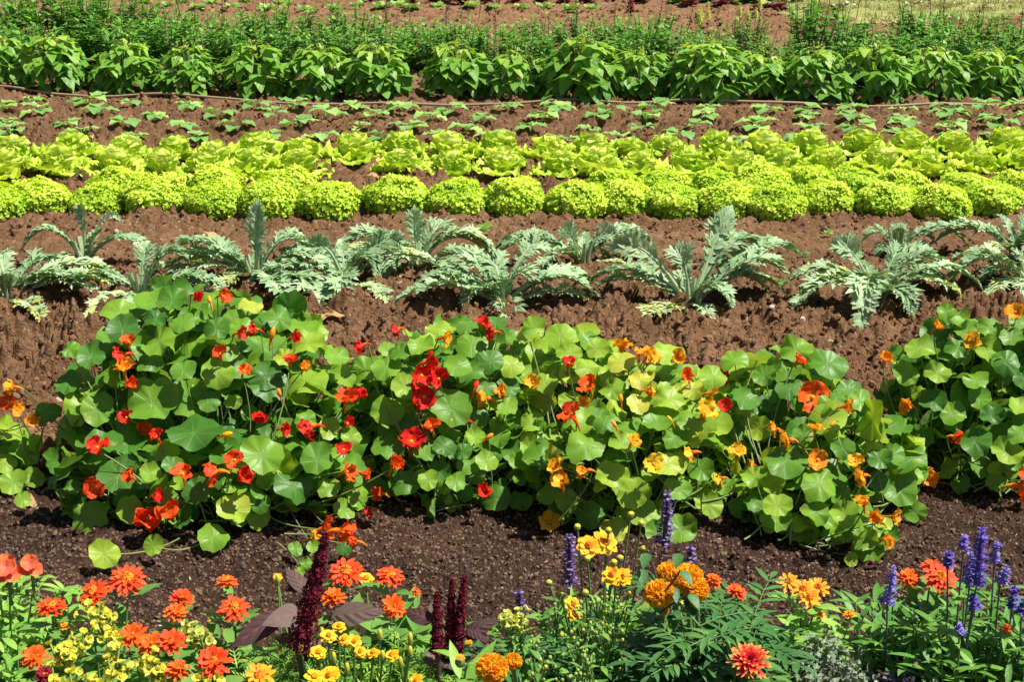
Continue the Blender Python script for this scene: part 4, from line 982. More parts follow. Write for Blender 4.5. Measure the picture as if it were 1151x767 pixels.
def zinnia(label, flowers, rad=.1, lk=(.25, .8), nsh=6, L=.085, W=.032, base=None, leaf='zleaf', tilt=.45):
    pts = [on_z(x, y, h) for x, y, h, *_ in flowers]
    c = np.mean(pts, 0); c = A(c[0], c[1]+.01, 0) if base is None else ground(*base)
    c[2] = gz(c[0], c[1]); rt = empty('zinnia_plant', label, 'zinnia', c, 'zinnia plants in the front flower bed')
    mb, st = MB(), MB(); h = max(f[2] for f in flowers)
    bush(mb, st, c, rad, h*.82, int(nsh*1.5)+1, 5, L, W, kr=lk)
    for (x, y, hh, dm, col, *fx), p in zip(flowers, pts):
        r = dm*.5*px_size(p)*1.0; b = A(c[0]+R.gauss(0, .015), c[1]+R.gauss(0, .015), c[2])
        shoot(mb, st, b, p-A(0, 0, .012), 4, L, W, kr=lk, t0=.25)
        f = fx[0] if fx else un(UP + A(R.uniform(-.35, .35), R.uniform(-.75, .1), 0)*tilt*1.6)
        if col == 'bud':
            s = MB(); ball(s, p, r*.6, .6, 0, 8, 5, (1, 1, 1.1))
            for i in range(12):
                q = i*2.4; frill(s, p+A(math.cos(q)*r*.35, math.sin(q)*r*.35, r*.5), UP, r*.3, R.random(), 1, 5)
            s.build('flower_bud', [M['stem'], M['mari']], rt, c); continue
        kw = {}
        if col == 'z_bi': kw = dict(layers=((19, 1., 1.3, 0), (17, .85, 1.05, .004), (13, .6, .75, .008), (7, .4, .45, .01)), mid='crim', pw=.1, midr=.22)
        elif col == 'z_gold': kw = dict(layers=((10, 1., 1.35, 0), (9, .78, 1.1, .004)))
        elif len(fx) > 1: kw = fx[1]
        ray_head(rt, p, f, r, col, c, **kw)
    mb.build('foliage', M[leaf], rt, c); st.build('stem_base', M['stem'], rt, c)
    return rt
simple = dict(layers=((14, 1., 1.5, 0), (13, .88, 1.3, .003), (9, .6, 1.1, .006)), midr=.34, pw=.14)
zinnia('zinnia with two large red-orange flowers at the bare soil, upper left of the flower bed', [(143, 653, .27, 42, 'z_red', un(A(.1, -0.41, 1)), simple), (106, 668, .26, 38, 'z_red', un(A(-.35, -0.38, 1)), simple)], .1, nsh=5)
zinnia('zinnia with a flat side-on orange-red flower and a small bud beside it', [(58, 684, .22, 34, 'z_red', un(A(0, -0.09, 1)), simple), (73, 706, .2, 12, 'z_gold')], .07, nsh=3)
zinnia('zinnia carrying a pair of small orange flowers just left of the dark-leaved amaranth', [(204, 676, .22, 28, 'z_red', un(A(.2, -0.22, 1))), (197, 691, .22, 26, 'z_orange')], .09, nsh=6)
zinnia('zinnia with one small side-on flower above one red-orange flower at the amaranth leaves', [(255, 656, .26, 26, 'z_orange', un(A(0, .1, 1)), simple), (263, 686, .25, 36, 'z_red', un(A(0, -0.38, 1)), simple)], .09, nsh=6)
zinnia('zinnia with three bright orange flowers in a line among the yellow blossoms', [(150, 717, .25, 34, 'z_orange', un(A(-.1, -0.60, 1))), (170, 727, .25, 32, 'z_orange', un(A(0, -0.60, 1))), (193, 724, .26, 34, 'z_red', un(A(.1, -0.38, 1)))], .1, nsh=6)
zinnia('zinnia with a single orange flower near the coral snapdragon leaves at lower left', [(39, 741, .24, 32, 'z_orange', un(A(-.1, -0.60, 1)))], .07, nsh=4)
zinnia('zinnia at the bottom edge with a big red-orange flower and a smaller orange one', [(241, 746, .27, 40, 'z_red', un(A(.05, -0.60, 1))), (200, 756, .25, 30, 'z_orange')], .1, nsh=6)
zinnia('zinnia with a golden flower cut by the bottom edge below the tall amaranth', [(292, 762, .25, 36, 'z_gold', un(A(0, -0.52, 1)))], .08, nsh=5)
zinnia('zinnia with two wide red flowers behind the tall amaranth spike', [(389, 645, .27, 40, 'z_red', un(A(-.05, -0.45, 1)), simple), (438, 649, .26, 33, 'z_red', un(A(.15, -0.19, 1)), simple)], .1, nsh=7, L=.1, W=.04)
zinnia('zinnia with orange double flowers between the two amaranths', [(375, 675, .25, 30, 'z_orange', un(A(0, -0.08, 1))), (442, 683, .24, 28, 'z_orange', un(A(.2, -1., .8))), (468, 668, .2, 11, 'z_orange')], .09, nsh=6, L=.095, W=.038)
zinnia('zinnia with orange flowers half hidden by the blue salvia spikes', [(1021, 652, .24, 26, 'z_orange'), (1056, 650, .26, 37, 'z_red', un(A(.05, -0.60, 1)), simple), (1047, 641, .26, 26, 'z_red')], .1, nsh=7, L=.1, W=.034, lk=(.15, .7))
zinnia('zinnia with a red flower whose narrow petals are tipped yellow', [(842, 745, .24, 46, 'z_bi', un(A(.02, -0.56, 1)))], .08, nsh=4, L=.1, W=.036)
zinnia('zinnia with small tilted orange flowers right of the orange marigold heads', [(828, 666, .22, 24, 'z_red', un(A(.5, -0.22, 1)), simple), (801, 655, .22, 20, 'z_orange', un(A(.4, -0.30, 1)))], .08, nsh=5, lk=(.05, .5))
zinnia('zinnia with a tight bunch of golden flowers and grey-green blunt leaves', [(886, 656, .25, 26, 'z_gold'), (902, 664, .26, 27, 'z_gold', un(A(0, -0.60, 1))), (909, 674, .25, 26, 'z_gold', un(A(0, -0.68, 1))), (919, 662, .25, 26, 'z_gold')], .12, nsh=9, L=.085, W=.034, lk=(.4, .9), leaf='lleaf')
zinnia('low zinnia with two tiny orange flowers above the grey curly leaves', [(921, 693, .2, 14, 'z_gold'), (955, 693, .2, 15, 'z_gold')], .1, nsh=6, L=.09, W=.034, lk=(.35, .9), leaf='lleaf')
zinnia('zinnia with round green buds among the marigold leaves', [(830, 686, .2, 16, 'bud'), (826, 698, .19, 9, 'bud')], .07, nsh=4, L=.08, W=.026, lk=(.1, .6))
zinnia('budding plant with green round heads between amaranth spikes and bottom edge', [(527, 726, .25, 14, 'bud'), (517, 745, .26, 20, 'bud')], .05, nsh=3, L=.12, W=.034, lk=(.45, .9), leaf='lleaf')
# coral snapdragons at the left edge
def coral(label, blooms, base, rad, h, nsh):
    c = ground(*base) if len(base) == 2 else on_z(*base)*A(1, 1, 0); c[2] = gz(c[0], c[1])
    rt = empty('snapdragon_plant', label, 'snapdragon', c, 'coral snapdragons in the front flower bed'); mb, st = MB(), MB()
    bush(mb, st, c, rad, h, nsh, 6, .06, .017, kr=(.3, .95))
    for (x, y, hh, dm) in blooms:
        p = on_z(x, y, hh); s = px_size(p); shoot(mb, st, A(c[0], c[1], c[2]), p-A(0, 0, .04), 5, .055, .016, kr=(.3, .9))
        tube(st, [p-A(0, 0, .07), p-A(0, 0, .035), p], .003, .003, 5)
        f = MB(); r = dm*.5*s
        for (dx, dz, sz) in ((0, .25, 1.), (-.35, -.3, .9), (.4, -.35, .85)):
            q = p + A(dx*r, -.3*r, dz*r); fd = un(A(dx*.6+.15, -.7, .6))
            for e in range(5):
                a = 2*PI*e/5+.2; u = perp(fd, UP); v = np.cross(fd, u); rd = u*math.cos(a)+v*math.sin(a)
                blade(f, q-fd*r*.25, un(fd*.5+rd), fd, r*.85*sz, r*.95*sz, 'obov', 6, 5, curl=R.uniform(-.3, .8), fold=.1, ruf=.25, rf=2, k=R.random())
        f.build('flower', M['coral'], rt, c)
        g = MB()
        for i in range(7): ball(g, p-A(0, 0, .018+.009*i)+rv(.004), .0042, R.random(), 0, 6, 4, (1, 1, 1.3))
        g.build('calyx', M['stem'], rt, c)
    mb.build('foliage', M['lleaf'], rt, c); st.build('stem_base', M['stem'], rt, c)
coral('coral snapdragon with two salmon blossoms at the left edge', [(8, 637, .3, 34), (35, 634, .3, 27)], (8, 705, .12), .16, .27, 40)
coral('leafy snapdragon with one small pink bud at the bottom left corner', [(57, 739, .21, 9)], (22, 765, .12), .16, .23, 38)
zinnia('plant with one dark crimson flower at the bottom left corner', [(51, 761, .23, 22, 'crim', un(A(0, -0.60, 1)))], .05, nsh=3)
# plants with clustered yellow blossoms
def yellow(label, clusters, rad=.09, pale=(), nsh=6, leafL=.11):
    pts = [on_z(x, y, h) for x, y, h in clusters]; c = np.mean(pts, 0)*A(1, 1, 0); c[2] = gz(c[0], c[1])
    rt = empty('yellow_flower_plant', label, 'flower plant', c, 'plants with yellow flower clusters in the front bed'); mb, st = MB(), MB()
    bush(mb, st, c, rad, .17, nsh, 3, leafL, leafL*.42, kr=(.25, .75), prof='ovate')
    for i, p in enumerate(pts):
        shoot(mb, st, c+rv(.01)*A(1, 1, 0), p-A(0, 0, .02), 3, .06, .02, kr=(.2, .7)); f = MB(); g = MB()
        for j in range(8):
            q = p + A(R.gauss(0, .0098), R.gauss(0, .0095), R.gauss(0, .009)); ax = un(q-p+A(0, -.004, .012))
            tube(g, bez(p-A(0, 0, .025), (p+q)*.5-A(0, 0, .008), q, 4), .0015, .002, 4)
            for e in range(5):
                a = 2*PI*e/5; u = perp(ax, A(.2, .1, 1)); v = np.cross(ax, u); rd = u*math.cos(a)+v*math.sin(a)
                blade(f, q-ax*.003, un(ax*R.uniform(.9, 1.6)+rd), ax, R.uniform(.008, .0115), .012, 'obov', 4, 3, curl=R.uniform(-.2, .5), ruf=.3, k=R.random())
        f.build('flower_cluster', M['pyel' if i in pale else 'yel'], rt, c); g.build('cluster_stalk', M['gbud'], rt, c)
    mb.build('foliage', M['zleaf'], rt, c); st.build('stem_base', M['stem'], rt, c)
yellow('bright yellow blossom plant directly below the two red-orange zinnias', [(102, 688, .26), (118, 690, .26), (116, 707, .25)], .06)
yellow('yellow blossom plant with the largest stacked cluster at lower left', [(92, 716, .25), (73, 729, .25), (76, 742, .24), (66, 738, .24)], .08)
yellow('yellow blossom plant with broad grey-green leaves under three orange zinnias', [(129, 717, .25), (130, 735, .24), (137, 755, .24), (128, 760, .25)], .09, nsh=8)
yellow('yellow blossom plant touching the bottom edge at far left', [(80, 764, .25), (62, 766, .24), (110, 767, .24)], .08)
yellow('yellow blossom plant squeezed between the orange and red-orange zinnias', [(163, 741, .25), (175, 750, .25), (174, 760, .24)], .07)
yellow('plant with half-open pale yellow clusters left of the long amaranth leaf', [(216, 711, .24), (229, 720, .24), (221, 718, .24)], .07, (0, 1, 2))
yellow('yellow blossom plant at the bottom edge right of the red-orange zinnia', [(237, 764, .25), (226, 766, .25)], .06)
yellow('plant with one flat-topped pale yellow cluster in front of the second amaranth', [(570, 695, .25), (583, 697, .25)], .07, (0, 1), 4)
# amaranths
def amaranth(label, spikes, leaves, base):
    c = on_z(*base)*A(1, 1, 0); c[2] = gz(c[0], c[1]); rt = empty('amaranth_plant', label, 'amaranth', c, 'dark red amaranths in the front bed'); st = MB()
    for (x0, y0, x1, y1, wpx, h1) in spikes:
        t = on_z(x1, y1, h1); lo = on_y(x0, y0, t[1]-.01); s = px_size(t); ax = t-lo; Ls = float(np.linalg.norm(ax)); ax = ax/Ls; u = perp(ax, A(1, 0, 0)); v = np.cross(ax, u)
        tube(st, bez(c, A(lo[0], lo[1], c[2]+.05), lo, 6), .006, .005, 6); mb = MB(); tube(mb, [lo, (lo+t)/2, t], wpx*.3*s, .002, 8, .2)
        n = int(Ls/.0002)
        for i in range(n):
            q = i/n; r = wpx*.5*s*(1-.82*q**1.5)*(.85+.15*math.sin(q*40))*R.uniform(.75, 1.12); a = i*2.4
            rd = u*math.cos(a)+v*math.sin(a)
            frill(mb, lo+ax*Ls*q+rd*r, un(rd+ax*.35+rv(.3)), R.uniform(.0019, .0036), R.random(), 0, 6)
        mb.build('flower_spike', M['amar'], rt, c)
    st.build('stalk', M['dstem'], rt, c)
    for (bx, by, tx, ty, w, dz, k) in leaves:
        b = on_y(bx, by, c[1]); t = on_y(tx, ty, c[1]+dz); L = float(np.linalg.norm(t-b)); lf = MB()
        d = un(t-b+A(0, 0, L*.28)); nn = un(UP*.75+A(0, -.6, 0)+rv(.1))
        blade(lf, b, d, nn, L*1.04, w*px_size(b), 'ovate', 10, 7, curl=.55, fold=-.12, ruf=.06, rf=1.5, k=k)
        tube(lf, bez(A(c[0], c[1], c[2]+.1), (A(c[0], c[1], c[2]+.16)+b)/2, b, 5), .003, .002, 5, .1)
        lf.build('leaf', M['amleaf'], rt, c)
amaranth('amaranth with the tallest single crimson spike and long purple-grey leaves', [(338, 728, 366, 602, 34, .42)],
 [(318, 690, 262, 738, 30, -.05, .3), (344, 688, 300, 708, 32, -.06, .75), (372, 694, 427, 698, 32, -.05, .8), (345, 668, 320, 640, 20, .08, .6), (330, 722, 312, 722, 18, -.03, .6), (360, 716, 338, 734, 20, -.07, .6)], (342, 735, .16))
amaranth('amaranth with three shorter crimson spikes beside one another', [(492, 735, 491, 668, 17, .3), (505, 740, 508, 653, 15, .31), (512, 742, 522, 648, 17, .32)],
 [(487, 700, 450, 690, 22, .04, .1), (490, 690, 484, 678, 14, .05, .9), (522, 716, 560, 703, 22, -.02, .5), (500, 735, 480, 752, 26, -.06, .85), (525, 708, 548, 724, 14, -.03, .1), (498, 738, 512, 756, 24, -.06, .6)], (506, 745, .15))
# fine-leaved signet marigolds
def signet(label, flowers, buds, base, rad, h, ns):
    c = on_z(*base)*A(1, 1, 0); c[2] = gz(c[0], c[1]); rt = empty('signet_marigold', label, 'marigold', c, 'fine-leaved yellow marigolds in the front bed'); mb, st = MB(), MB()
    for i in range(ns):
        a = R.uniform(0, 6.28); q = math.sqrt(R.random()); g = A(math.cos(a)*1.35, math.sin(a)*.8, 0); tp = c+g*rad*q+A(0, 0, h*R.uniform(.7, 1.05))
        P = bez(c+g*rad*q*.5, c+g*rad*q*.8+A(0, 0, h*.5), tp, 10); tube(st, P[::3], .002, .0012, 4)
        for j in range(16):
            t = .2+.8*j/16; p = P[min(9, int(t*10))]; w_ = j*2.4+a; d = un(A(math.cos(w_), math.sin(w_), R.uniform(.2, 1.1))); L = R.uniform(.028, .045)
            sd = np.cross(d, perp(d, UP)); k = R.uniform(.2, 1)
            blade(mb, p, d, UP, L, .0035, 'lance', 3, 2, curl=.4, k=k)
            for e in range(4):
                for s in (-1, 1): blade(mb, p+d*L*(.2+.18*e), un(d+sd*s*1.1), UP, L*.36, .003, 'lance', 2, 2, k=k)
    for (x, y, hh, dm, col) in flowers:
        p = on_z(x, y, hh); r = dm*.5*px_size(p)*.98; stalk(rt, c+A((p[0]-c[0])*.7, (p[1]-c[1])*.7, .06), p, c, r=.0018)
        ray_head(rt, p, un(UP+A(R.uniform(-.3, .3), R.uniform(-.9, -.1), 0)), r, col, c, layers=((6, 1., 1.35, 0), (5, .8, 1.15, .002)), pw=.42, midr=.3, prof='obov', mid='mari')
    for (x, y, hh) in buds:
        p = on_z(x, y, hh); stalk(rt, c+A((p[0]-c[0])*.7, (p[1]-c[1])*.7, .06), p, c, r=.0018); f = MB(); ball(f, p, .0046, .6, 0, 7, 5, (1, 1, 2.4)); ball(f, p-A(0, 0, .008), .0042, .4, 1, 6, 4, (1, 1, 1.5)); f.build('flower_bud', [M['bud'], M['stem']], rt, c)
    mb.build('foliage', M['fern'], rt, c); st.build('stem_base', M['stem'], rt, c)
signet('feathery signet marigold with many small yellow flowers at the foot of the tall amaranth', [(381, 706, .25, 16, 'tag'), (369, 716, .25, 18, 'tag'), (387, 720, .24, 14, 'tag'), (398, 722, .25, 17, 'tag'), (358, 735, .24, 20, 'tag'), (405, 734, .24, 15, 'tag'), (420, 736, .24, 17, 'tag'), (441, 738, .24, 17, 'tag'), (353, 763, .24, 22, 'tag'), (371, 760, .24, 24, 'tag'), (312, 650, .22, 11, 'tag')], [(427, 714, .26), (461, 718, .27), (461, 733, .25), (430, 738, .24), (338, 729, .23), (375, 740, .24), (362, 712, .25)], (385, 752, .17), .14, .2, 55)
signet('feathery signet marigold with few flowers at the bottom edge by the second amaranth', [(468, 766, .22, 16, 'tag'), (411, 652, .22, 20, 'tag')], [(450, 745, .22)], (452, 765, .16), .11, .17, 34)
signet('small feathery marigold clump left of the tall amaranth base', [], [(312, 652, .25), (390, 752, .22)], (325, 756, .16), .08, .18, 20)
# large pompon marigolds
def pinn(mb, st, b, d, L, k, n=6):
    d = un(d); P = bez(b, b+d*L*.5+A(0, 0, L*.12), b+d*L-A(0, 0, L*.12), 10); tube(st, P[::3], .0018, .001, 4)
    sd = np.cross(d, perp(d, UP))
    for j in range(n):
        p = P[int(1+8*(j+.4)/n)]
        for s in (-1, 1): blade(mb, p, un(d*.75+sd*s+rv(.08)), UP, L*.36*(1-.3*abs(j/n-.4)), L*.085, 'lance', 5, 3, curl=R.uniform(.2, .7), fold=.2, k=min(1, max(0, k+R.uniform(-.15, .15))))
    blade(mb, P[-1], un(P[-1]-P[-2]), UP, L*.34, L*.09, 'lance', 5, 3, curl=.4, fold=.2, k=k)
def marigold(label, heads, base, rad, h, ns, extra=()):
    c = on_z(*base)*A(1, 1, 0); c[2] = gz(c[0], c[1]); rt = empty('marigold_plant', label, 'marigold', c, 'large pompon marigolds in the front bed'); mb, st = MB(), MB()
    for i in range(ns):
        a = R.uniform(0, 6.28); q = math.sqrt(R.random()); g = A(math.cos(a), math.sin(a), 0); tp = c+g*rad*q*.6+A(0, 0, h*R.uniform(.6, 1))
        P = bez(c, c+g*rad*q*.3+A(0, 0, h*.5), tp, 8); tube(st, P, .0035, .002, 5)
        for j in range(8):
            w_ = j*2.4+a; pinn(mb, st, P[min(7, 1+j)], A(math.cos(w_), math.sin(w_), R.uniform(.05, .7)), R.uniform(.09, .14), R.uniform(.15, .8))
    for (x, y, hh, dm) in heads:
        p = on_z(x, y, hh); r = dm*.5*px_size(p)*.84; stalk(rt, c+A(0, 0, .08), p-A(0, 0, r*.5), c, r=.004); f = MB(); ball(f, p-A(0, 0, r*.35), r*.55, .9, 0, 8, 5)
        ax = un(UP+A(0, -.5, 0)); n = 190
        for i in range(n):
            zc = 1-(i+.5)/n*1.35; th = i*2.4; rr = math.sqrt(max(0, 1-zc*zc)); d = A(rr*math.cos(th), rr*math.sin(th), zc); u = perp(ax, A(1, 0, 0)); v = np.cross(ax, u); dd = u*d[0]+v*d[1]+ax*d[2]
            blade(f, p+dd*r*.55*A(1, 1, .8), un(dd+rv(.25)), rdir(), r*.48, r*.34, 'obov', 4, 4, curl=R.uniform(-.6, .9), ruf=.6, rf=1.5, k=R.random())
        f.build('flower', M['mari'], rt, c)
        g = MB(); ball(g, p-A(0, 0, r*.75), r*.42, .5, 0, 8, 5, (1, 1, 1.2)); g.build('calyx', M['stem'], rt, c)
    mb.build('foliage', M['mleaf'], rt, c); st.build('stem_base', M['stem'], rt, c)
marigold('dark green marigold with big golden-orange pompon heads behind the dark agastache stem', [(741, 668, .29, 44), (772, 652, .3, 50), (784, 664, .29, 34), (752, 645, .28, 36), (778, 676, .26, 20), (745, 686, .26, 18)], (785, 735, .16), .2, .25, 15)
marigold('marigold with one vivid orange head at the bottom edge near the amaranth spikes', [(553, 752, .26, 46), (577, 744, .26, 26)], (590, 765, .12), .09, .2, 5)
marigold('leafy marigold without open heads left of the red and yellow zinnia', [], (800, 762, .14), .14, .2, 10)
# coreopsis
def coreopsis():
    c = on_z(672, 690, .16)*A(1, 1, 0); c[2] = gz(c[0], c[1]); rt = empty('coreopsis_plant', 'coreopsis with yellow flowers and round buds on thin upright stalks', 'coreopsis', c); mb, st = MB(), MB()
    bush(mb, st, c, .11, .22, 26, 5, .085, .012, kr=(.3, .95), up=(.5, 1.8))
    for (x, y, hh, dm) in ((662, 615, .3, 26), (680, 611, .3, 28), (688, 648, .28, 22), (700, 650, .27, 20), (643, 681, .24, 18), (646, 692, .23, 16), (770, 678, .2, 16)):
        p = on_z(x, y, hh); stalk(rt, c+A((p[0]-c[0])*.5, (p[1]-c[1])*.5, .08), p, c, r=.0018)
        ray_head(rt, p, un(UP*.7+A(R.uniform(-.4, .4), -.5, 0)), dm*.5*px_size(p)*1.1, 'tag' if y > 640 else 'n_lem', c, layers=((8, 1., 1.3, 0), (6, .75, 1., .002)), pw=.33, midr=.28, prof='obov', mid='z_mid')
    for (x, y, hh) in ((649, 592, .33), (684, 596, .33), (709, 578, .35), (721, 588, .34), (723, 616, .31), (690, 632, .3), (660, 628, .3), (658, 666, .26), (630, 667, .25), (697, 627, .3), (617, 655, .2)):
        p = on_z(x, y, hh); stalk(rt, c+A((p[0]-c[0])*.5, (p[1]-c[1])*.5, .08), p, c, r=.0017); f = MB(); ball(f, p, .0062, .4, 0, 8, 5, (1, 1, .75), None, .25); ball(f, p-A(0, 0, .0035), .0064, .4, 1, 8, 4, (1, 1, .6)); f.build('flower_bud', [M['bud'], M['stem']], rt, c)
    mb.build('foliage', M['lleaf'], rt, c); st.build('stem_base', M['stem'], rt, c)
coreopsis()
def budding(label, spots, base, rad, ns, h=.18, L=.07):
    c = on_z(*base)*A(1, 1, 0); c[2] = gz(c[0], c[1]); rt = empty('budding_plant', label, 'flower plant', c, 'plants in green bud in the front bed'); mb, st = MB(), MB()
    bush(mb, st, c, rad, h, ns, 4, L, L*.4, kr=(.2, .8), prof='ovate')
    for (x, y, hh) in spots:
        p = on_z(x, y, hh); shoot(mb, st, c+A((p[0]-c[0])*.6, (p[1]-c[1])*.6, 0), p, 8, .046, .014, kr=(.3, 1.)); f = MB()
        for i in range(10):
            q = p+A(R.gauss(0, .011), R.gauss(0, .011), R.gauss(0, .012)); tube(st, bez(p-A(0, 0, .03), (p+q)*.5-A(0, 0, .01), q, 4), .0012, .001, 4)
            ball(f, q, R.uniform(.002, .0038), R.random(), 0 if R.random() < .75 else 1, 6, 4, (1, 1, 1.3))
        f.build('bud_cluster', [M['gbud'], M['bud']], rt, c)
    mb.build('foliage', M['sleaf'], rt, c); st.build('stem_base', M['stem'], rt, c)
budding('plant full of small green buds in front of the coreopsis', [(655, 690, .24), (672, 680, .25), (660, 705, .23), (640, 715, .23), (678, 712, .23), (690, 690, .24), (650, 730, .22), (697, 683, .24), (625, 690, .22)], (660, 735, .16), .1, 12)
budding('plant of green bud clusters at the bottom edge below the coreopsis', [(655, 752, .23), (640, 762, .22), (665, 745, .23), (605, 757, .22), (610, 745, .22), (690, 708, .23), (600, 725, .22), (585, 712, .23), (573, 712, .22)], (625, 765, .14), .12, 13)
budding('low dark leafy plant in the gap beneath the agastache', [(700, 740, .18)], (715, 765, .1), .1, 12)
budding('tiny low seedling plant on dark soil behind the second amaranth', [], (545, 700, .02), .05, 5, .035, .025)
# violet spikes
def spikes(name, cat, grp, label, sp, base, mats, stem, rad, h, ns, leaf, L, W, fl=.0075, side=()):
    c = on_z(*base)*A(1, 1, 0); c[2] = gz(c[0], c[1]); rt = empty(name, label, cat, c, grp); mb, st = MB(), MB()
    if ns: bush(mb, st, c, rad, h, ns, 4, L, W, kr=(.1, .8))
    for (x0, y0, x1, y1, wpx, h1, m) in sp:
        t = on_z(x1, y1, h1); lo = on_y(x0, y0, t[1]); s = px_size(t); ax = t-lo; Ls = float(np.linalg.norm(ax)); ax = ax/Ls; u = perp(ax, A(1, 0, 0)); v = np.cross(ax, u)
        b = c+A((t[0]-c[0])*.4, (t[1]-c[1])*.4, .02); stalk(rt, b, lo, c, stem, .0016); mb2 = MB(); tube(mb2, [lo, (lo+t)/2, t], wpx*.22*s, .0012, 6, .6)
        n = int(40+Ls/.0011)
        for i in range(n):
            q = i/n; wh = math.floor(q*Ls/.011)*.011/Ls; qq = .5*q+.5*wh; r = wpx*.5*s*(1-.65*q**1.6)*R.uniform(.6, 1.05); a = i*2.4; rd = u*math.cos(a)+v*math.sin(a)
            p = lo+ax*Ls*qq+rd*r*.55
            blade(mb2, p, un(rd+ax*.5+rv(.2)), ax, r*.75+.002, fl*.8, 'ovate', 3, 3, curl=R.uniform(-.3, .9), k=R.random(), mat=0)
            if R.random() < .3: blade(mb2, p+rd*r*.4, un(rd+ax*.1+rv(.3)), ax, fl, fl*.9, 'obov', 3, 3, curl=.8, k=R.random(), mat=1)
        mb2.build('flower_spike', [M[m], M[mats[1]]], rt, c)
    for (x0, y0, x1, y1, h1, lv) in side:
        p = on_z(x1, y1, h1); b = on_y(x0, y0, p[1]); stalk(rt, b, p, c, stem, .0018, 'side_stalk')
        if lv: blade(mb, p, un(A(R.uniform(-.5, .5), -.6, -.2)), UP, .034, .019, 'ovate', 6, 3, curl=.5, fold=.2, k=.45)
    if mb.V: mb.build('foliage', M[leaf], rt, c)
    if st.V: st.build('stem_base', M['stem'], rt, c)
AG = 'violet agastaches in the front bed'
spikes('agastache_plant', 'agastache', AG, 'agastache with a dark branching stem in front of the orange marigold', [(747, 613, 751, 550, 17, .42, 'agas'), (776, 631, 776, 612, 7, .31, 'agas')], (748, 745, .12), ('agas', 'agas2'), 'dstem', .05, .18, 5, 'mleaf', .05, .028, .008,
 [(738, 664, 722, 640, .33, 1), (742, 672, 765, 642, .34, 1), (742, 672, 755, 660, .3, 1), (738, 650, 728, 622, .36, 1), (744, 625, 764, 622, .35, 1), (742, 690, 775, 668, .3, 1)])
spikes('agastache_plant', 'agastache', AG, 'agastache with one violet spike left of the yellow coreopsis flowers', [(640, 657, 640, 600, 18, .36, 'agas')], (637, 700, .1), ('agas', 'agas2'), 'stem', .06, .2, 8, 'zleaf', .06, .022)
spikes('agastache_plant', 'agastache', AG, 'short agastache spike above the pale yellow cluster', [(586, 692, 583, 664, 13, .27, 'agas')], (584, 715, .1), ('agas', 'agas2'), 'dstem', .04, .12, 4, 'sleaf', .05, .02)
SA = 'blue salvias in the front bed'
spikes('salvia_plant', 'salvia', SA, 'salvia with one lavender-blue spike left of the orange zinnia', [(997, 678, 1005, 637, 13, .33, 'salv2')], (990, 735, .12), ('salv', 'salv'), 'sstem', .13, .28, 26, 'sleaf', .095, .018)
spikes('salvia_plant', 'salvia', SA, 'salvia with the deepest violet-blue spikes crowded together', [(1098, 657, 1104, 593, 20, .42, 'salv'), (1090, 657, 1091, 620, 13, .36, 'salv2'), (1065, 638, 1067, 618, 10, .36, 'salv'), (1083, 618, 1084, 601, 11, .38, 'salv2'), (1095, 684, 1094, 668, 13, .3, 'salv'), (1078, 710, 1079, 702, 10, .26, 'salv2')], (1082, 735, .14), ('salv', 'salv'), 'sstem', .18, .33, 56, 'sleaf', .095, .017)
spikes('salvia_plant', 'salvia', SA, 'salvia with pale blue spikes at the right edge', [(1118, 633, 1121, 606, 10, .36, 'salv2'), (1124, 656, 1133, 636, 14, .34, 'salv2'), (1137, 683, 1141, 658, 12, .31, 'salv'), (1148, 690, 1152, 672, 10, .3, 'salv')], (1135, 740, .14), ('salv', 'salv'), 'sstem', .15, .3, 40, 'sleaf', .1, .018)
spikes('salvia_plant', 'salvia', SA, 'low salvia without open spikes in the bottom right corner', [], (1110, 772, .12), ('salv', 'salv'), 'sstem', .18, .26, 40, 'sleaf', .095, .017)
zinnia('small zinnia with one tiny orange bloom at right among salvia leaves', [(1131, 710, .23, 12, 'z_orange')], .05, nsh=4, lk=(.15, .7))
# grey curly-leaved plants
def curly(label, base, rad, h, n, mat):
    c = on_z(*base)*A(1, 1, 0); c[2] = gz(c[0], c[1]); rt = empty('curly_leaf_plant', label, 'plant', c, 'curly grey-leaved plants in the front bed')
    for i in range(n):
        mb = MB(); a = i*2.4; q = (i+1)/n; g = A(math.cos(a), math.sin(a), 0); e = 1.35-1.1*q; L = h*(.8+.5*q); d = un(g*math.cos(e)+UP*math.sin(e))
        P = bez(c+g*.01, c+d*L*.55+A(0, 0, .01), c+g*rad*q+A(0, 0, h*(1-.45*q)), 10); tube(mb, P, .003, .0015, 5, .9)
        for j in range(150):
            t = .3+.7*R.random(); p = P[min(9, int(t*10))]+rv(.012); frill(mb, p, un(UP+g*.4+rv(.9)), R.uniform(.003, .0068), R.random(), 0, 9)
        mb.build('leaf', M[mat], rt, c)
curly('grey-green curly-leaved plant under the tiny orange zinnia flowers', (925, 735, .17), .13, .2, 16, 'kale')
curly('grey curly-leaved plant at the bottom edge right of the two-tone zinnia', (950, 765, .15), .12, .18, 14, 'kale')
curly('purplish-grey curly plant at the bottom edge', (1015, 755, .16), .08, .17, 13, 'pkale')
curly('greyish curly plant low in the corner beneath the salvia leaves', (1055, 775, .15), .08, .16, 12, 'kale')
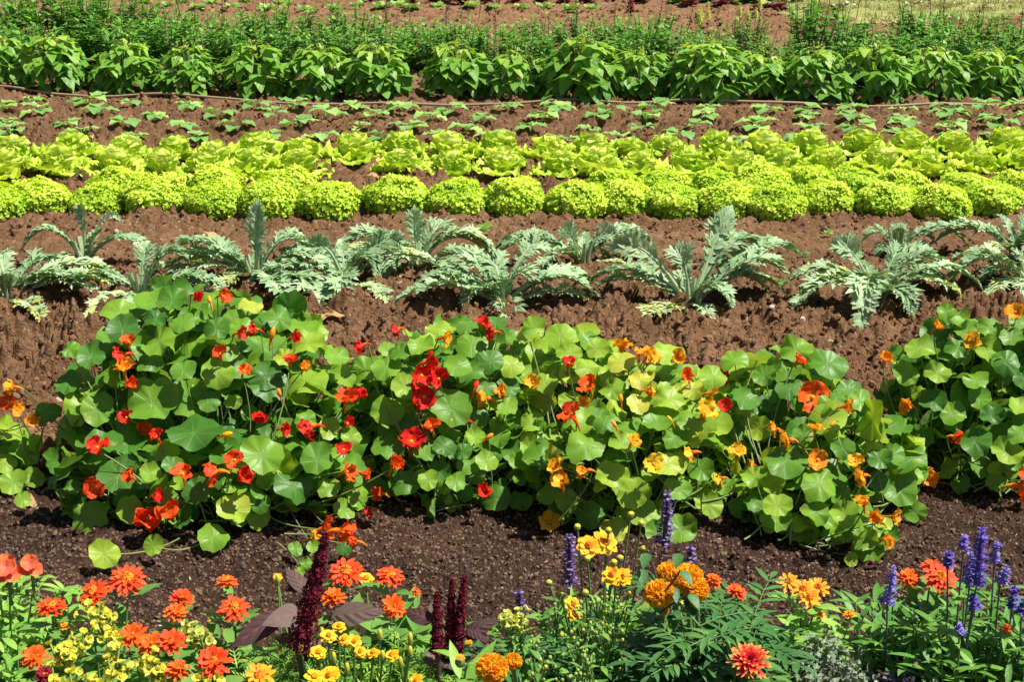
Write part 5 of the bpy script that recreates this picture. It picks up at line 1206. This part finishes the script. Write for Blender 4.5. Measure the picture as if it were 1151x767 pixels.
# filler greenery belonging to its own plants
zinnia('zinnia in leaf only with long blunt leaves left of the grey curly plants', [(866, 715, .18, 8, 'bud')], .09, nsh=8, L=.11, W=.04, lk=(.35, .9), leaf='lleaf')
zinnia('zinnia in leaf only between the yellow blossoms and the amaranth', [(235, 700, .2, 7, 'bud')], .09, nsh=9, L=.09, W=.028, lk=(.3, .85))
zinnia('zinnia in leaf only under the long amaranth leaf at the bottom edge', [(275, 745, .19, 7, 'bud')], .09, nsh=9, L=.09, W=.026, lk=(.3, .9))
WD = Proto([tiny_proto(M['lleaf'], 'weed', 'weed', 'tiny weeds sprouting on bare soil', 9, .035) for _ in range(2)])
for x, y, sc_, lab in ((543, 268, 1.3, 'tiny weed on bare soil above the nearest spreading cardoon'), (930, 268, .7, 'tiny weed on bare soil left of the small half-hidden cardoon'), (146, 418, .8, 'tiny weed on brown soil left of the tallest nasturtium mound'), (700, 258, .6, 'tiny weed on trodden soil just in front of the frilly lettuces'), (462, 690, .6, 'tiny weed on dark compost beside the second amaranth')):
    p = ground(x, y); WD.put((p[0], p[1], gz(p[0], p[1])+.005), R.uniform(0, 6), sc_, lab)
# dry fallen leaves on the soil
def fallen(px, py, L, label, k=.5):
    p = ground(px, py); p[2] = float(soil(np.array([p[0]]), np.array([p[1]]))[0])+.012; mb = MB(); d = un(A(R.uniform(-1, 1), R.uniform(-.3, .3), .1))
    blade(mb, p-d*L*.5, d, UP, L, L*.5, 'ovate', 8, 5, curl=.5, fold=.25, ruf=.25, rf=2, k=k)
    o = mb.build('fallen_leaf', M['dry'], None, None); o['label'] = label; o['category'] = 'leaf'; o['group'] = 'dry leaves fallen on the soil'
fallen(240, 270, .1, 'dry tan leaf on the soil left of the upright cardoon tip', .1)
fallen(28, 566, .1, 'crumpled dry leaf on dark soil under the left-edge nasturtium', .2)
fallen(408, 203, .16, 'pale dry leaf lying in the gap of the front lettuce row', .0)
fallen(372, 368, .12, 'dry leaf on brown soil between the two biggest left cardoons', .4)
fallen(745, 362, .1, 'dry yellow leaf at the foot of the tallest cardoon', .3)
bpy.context.view_layer.update()
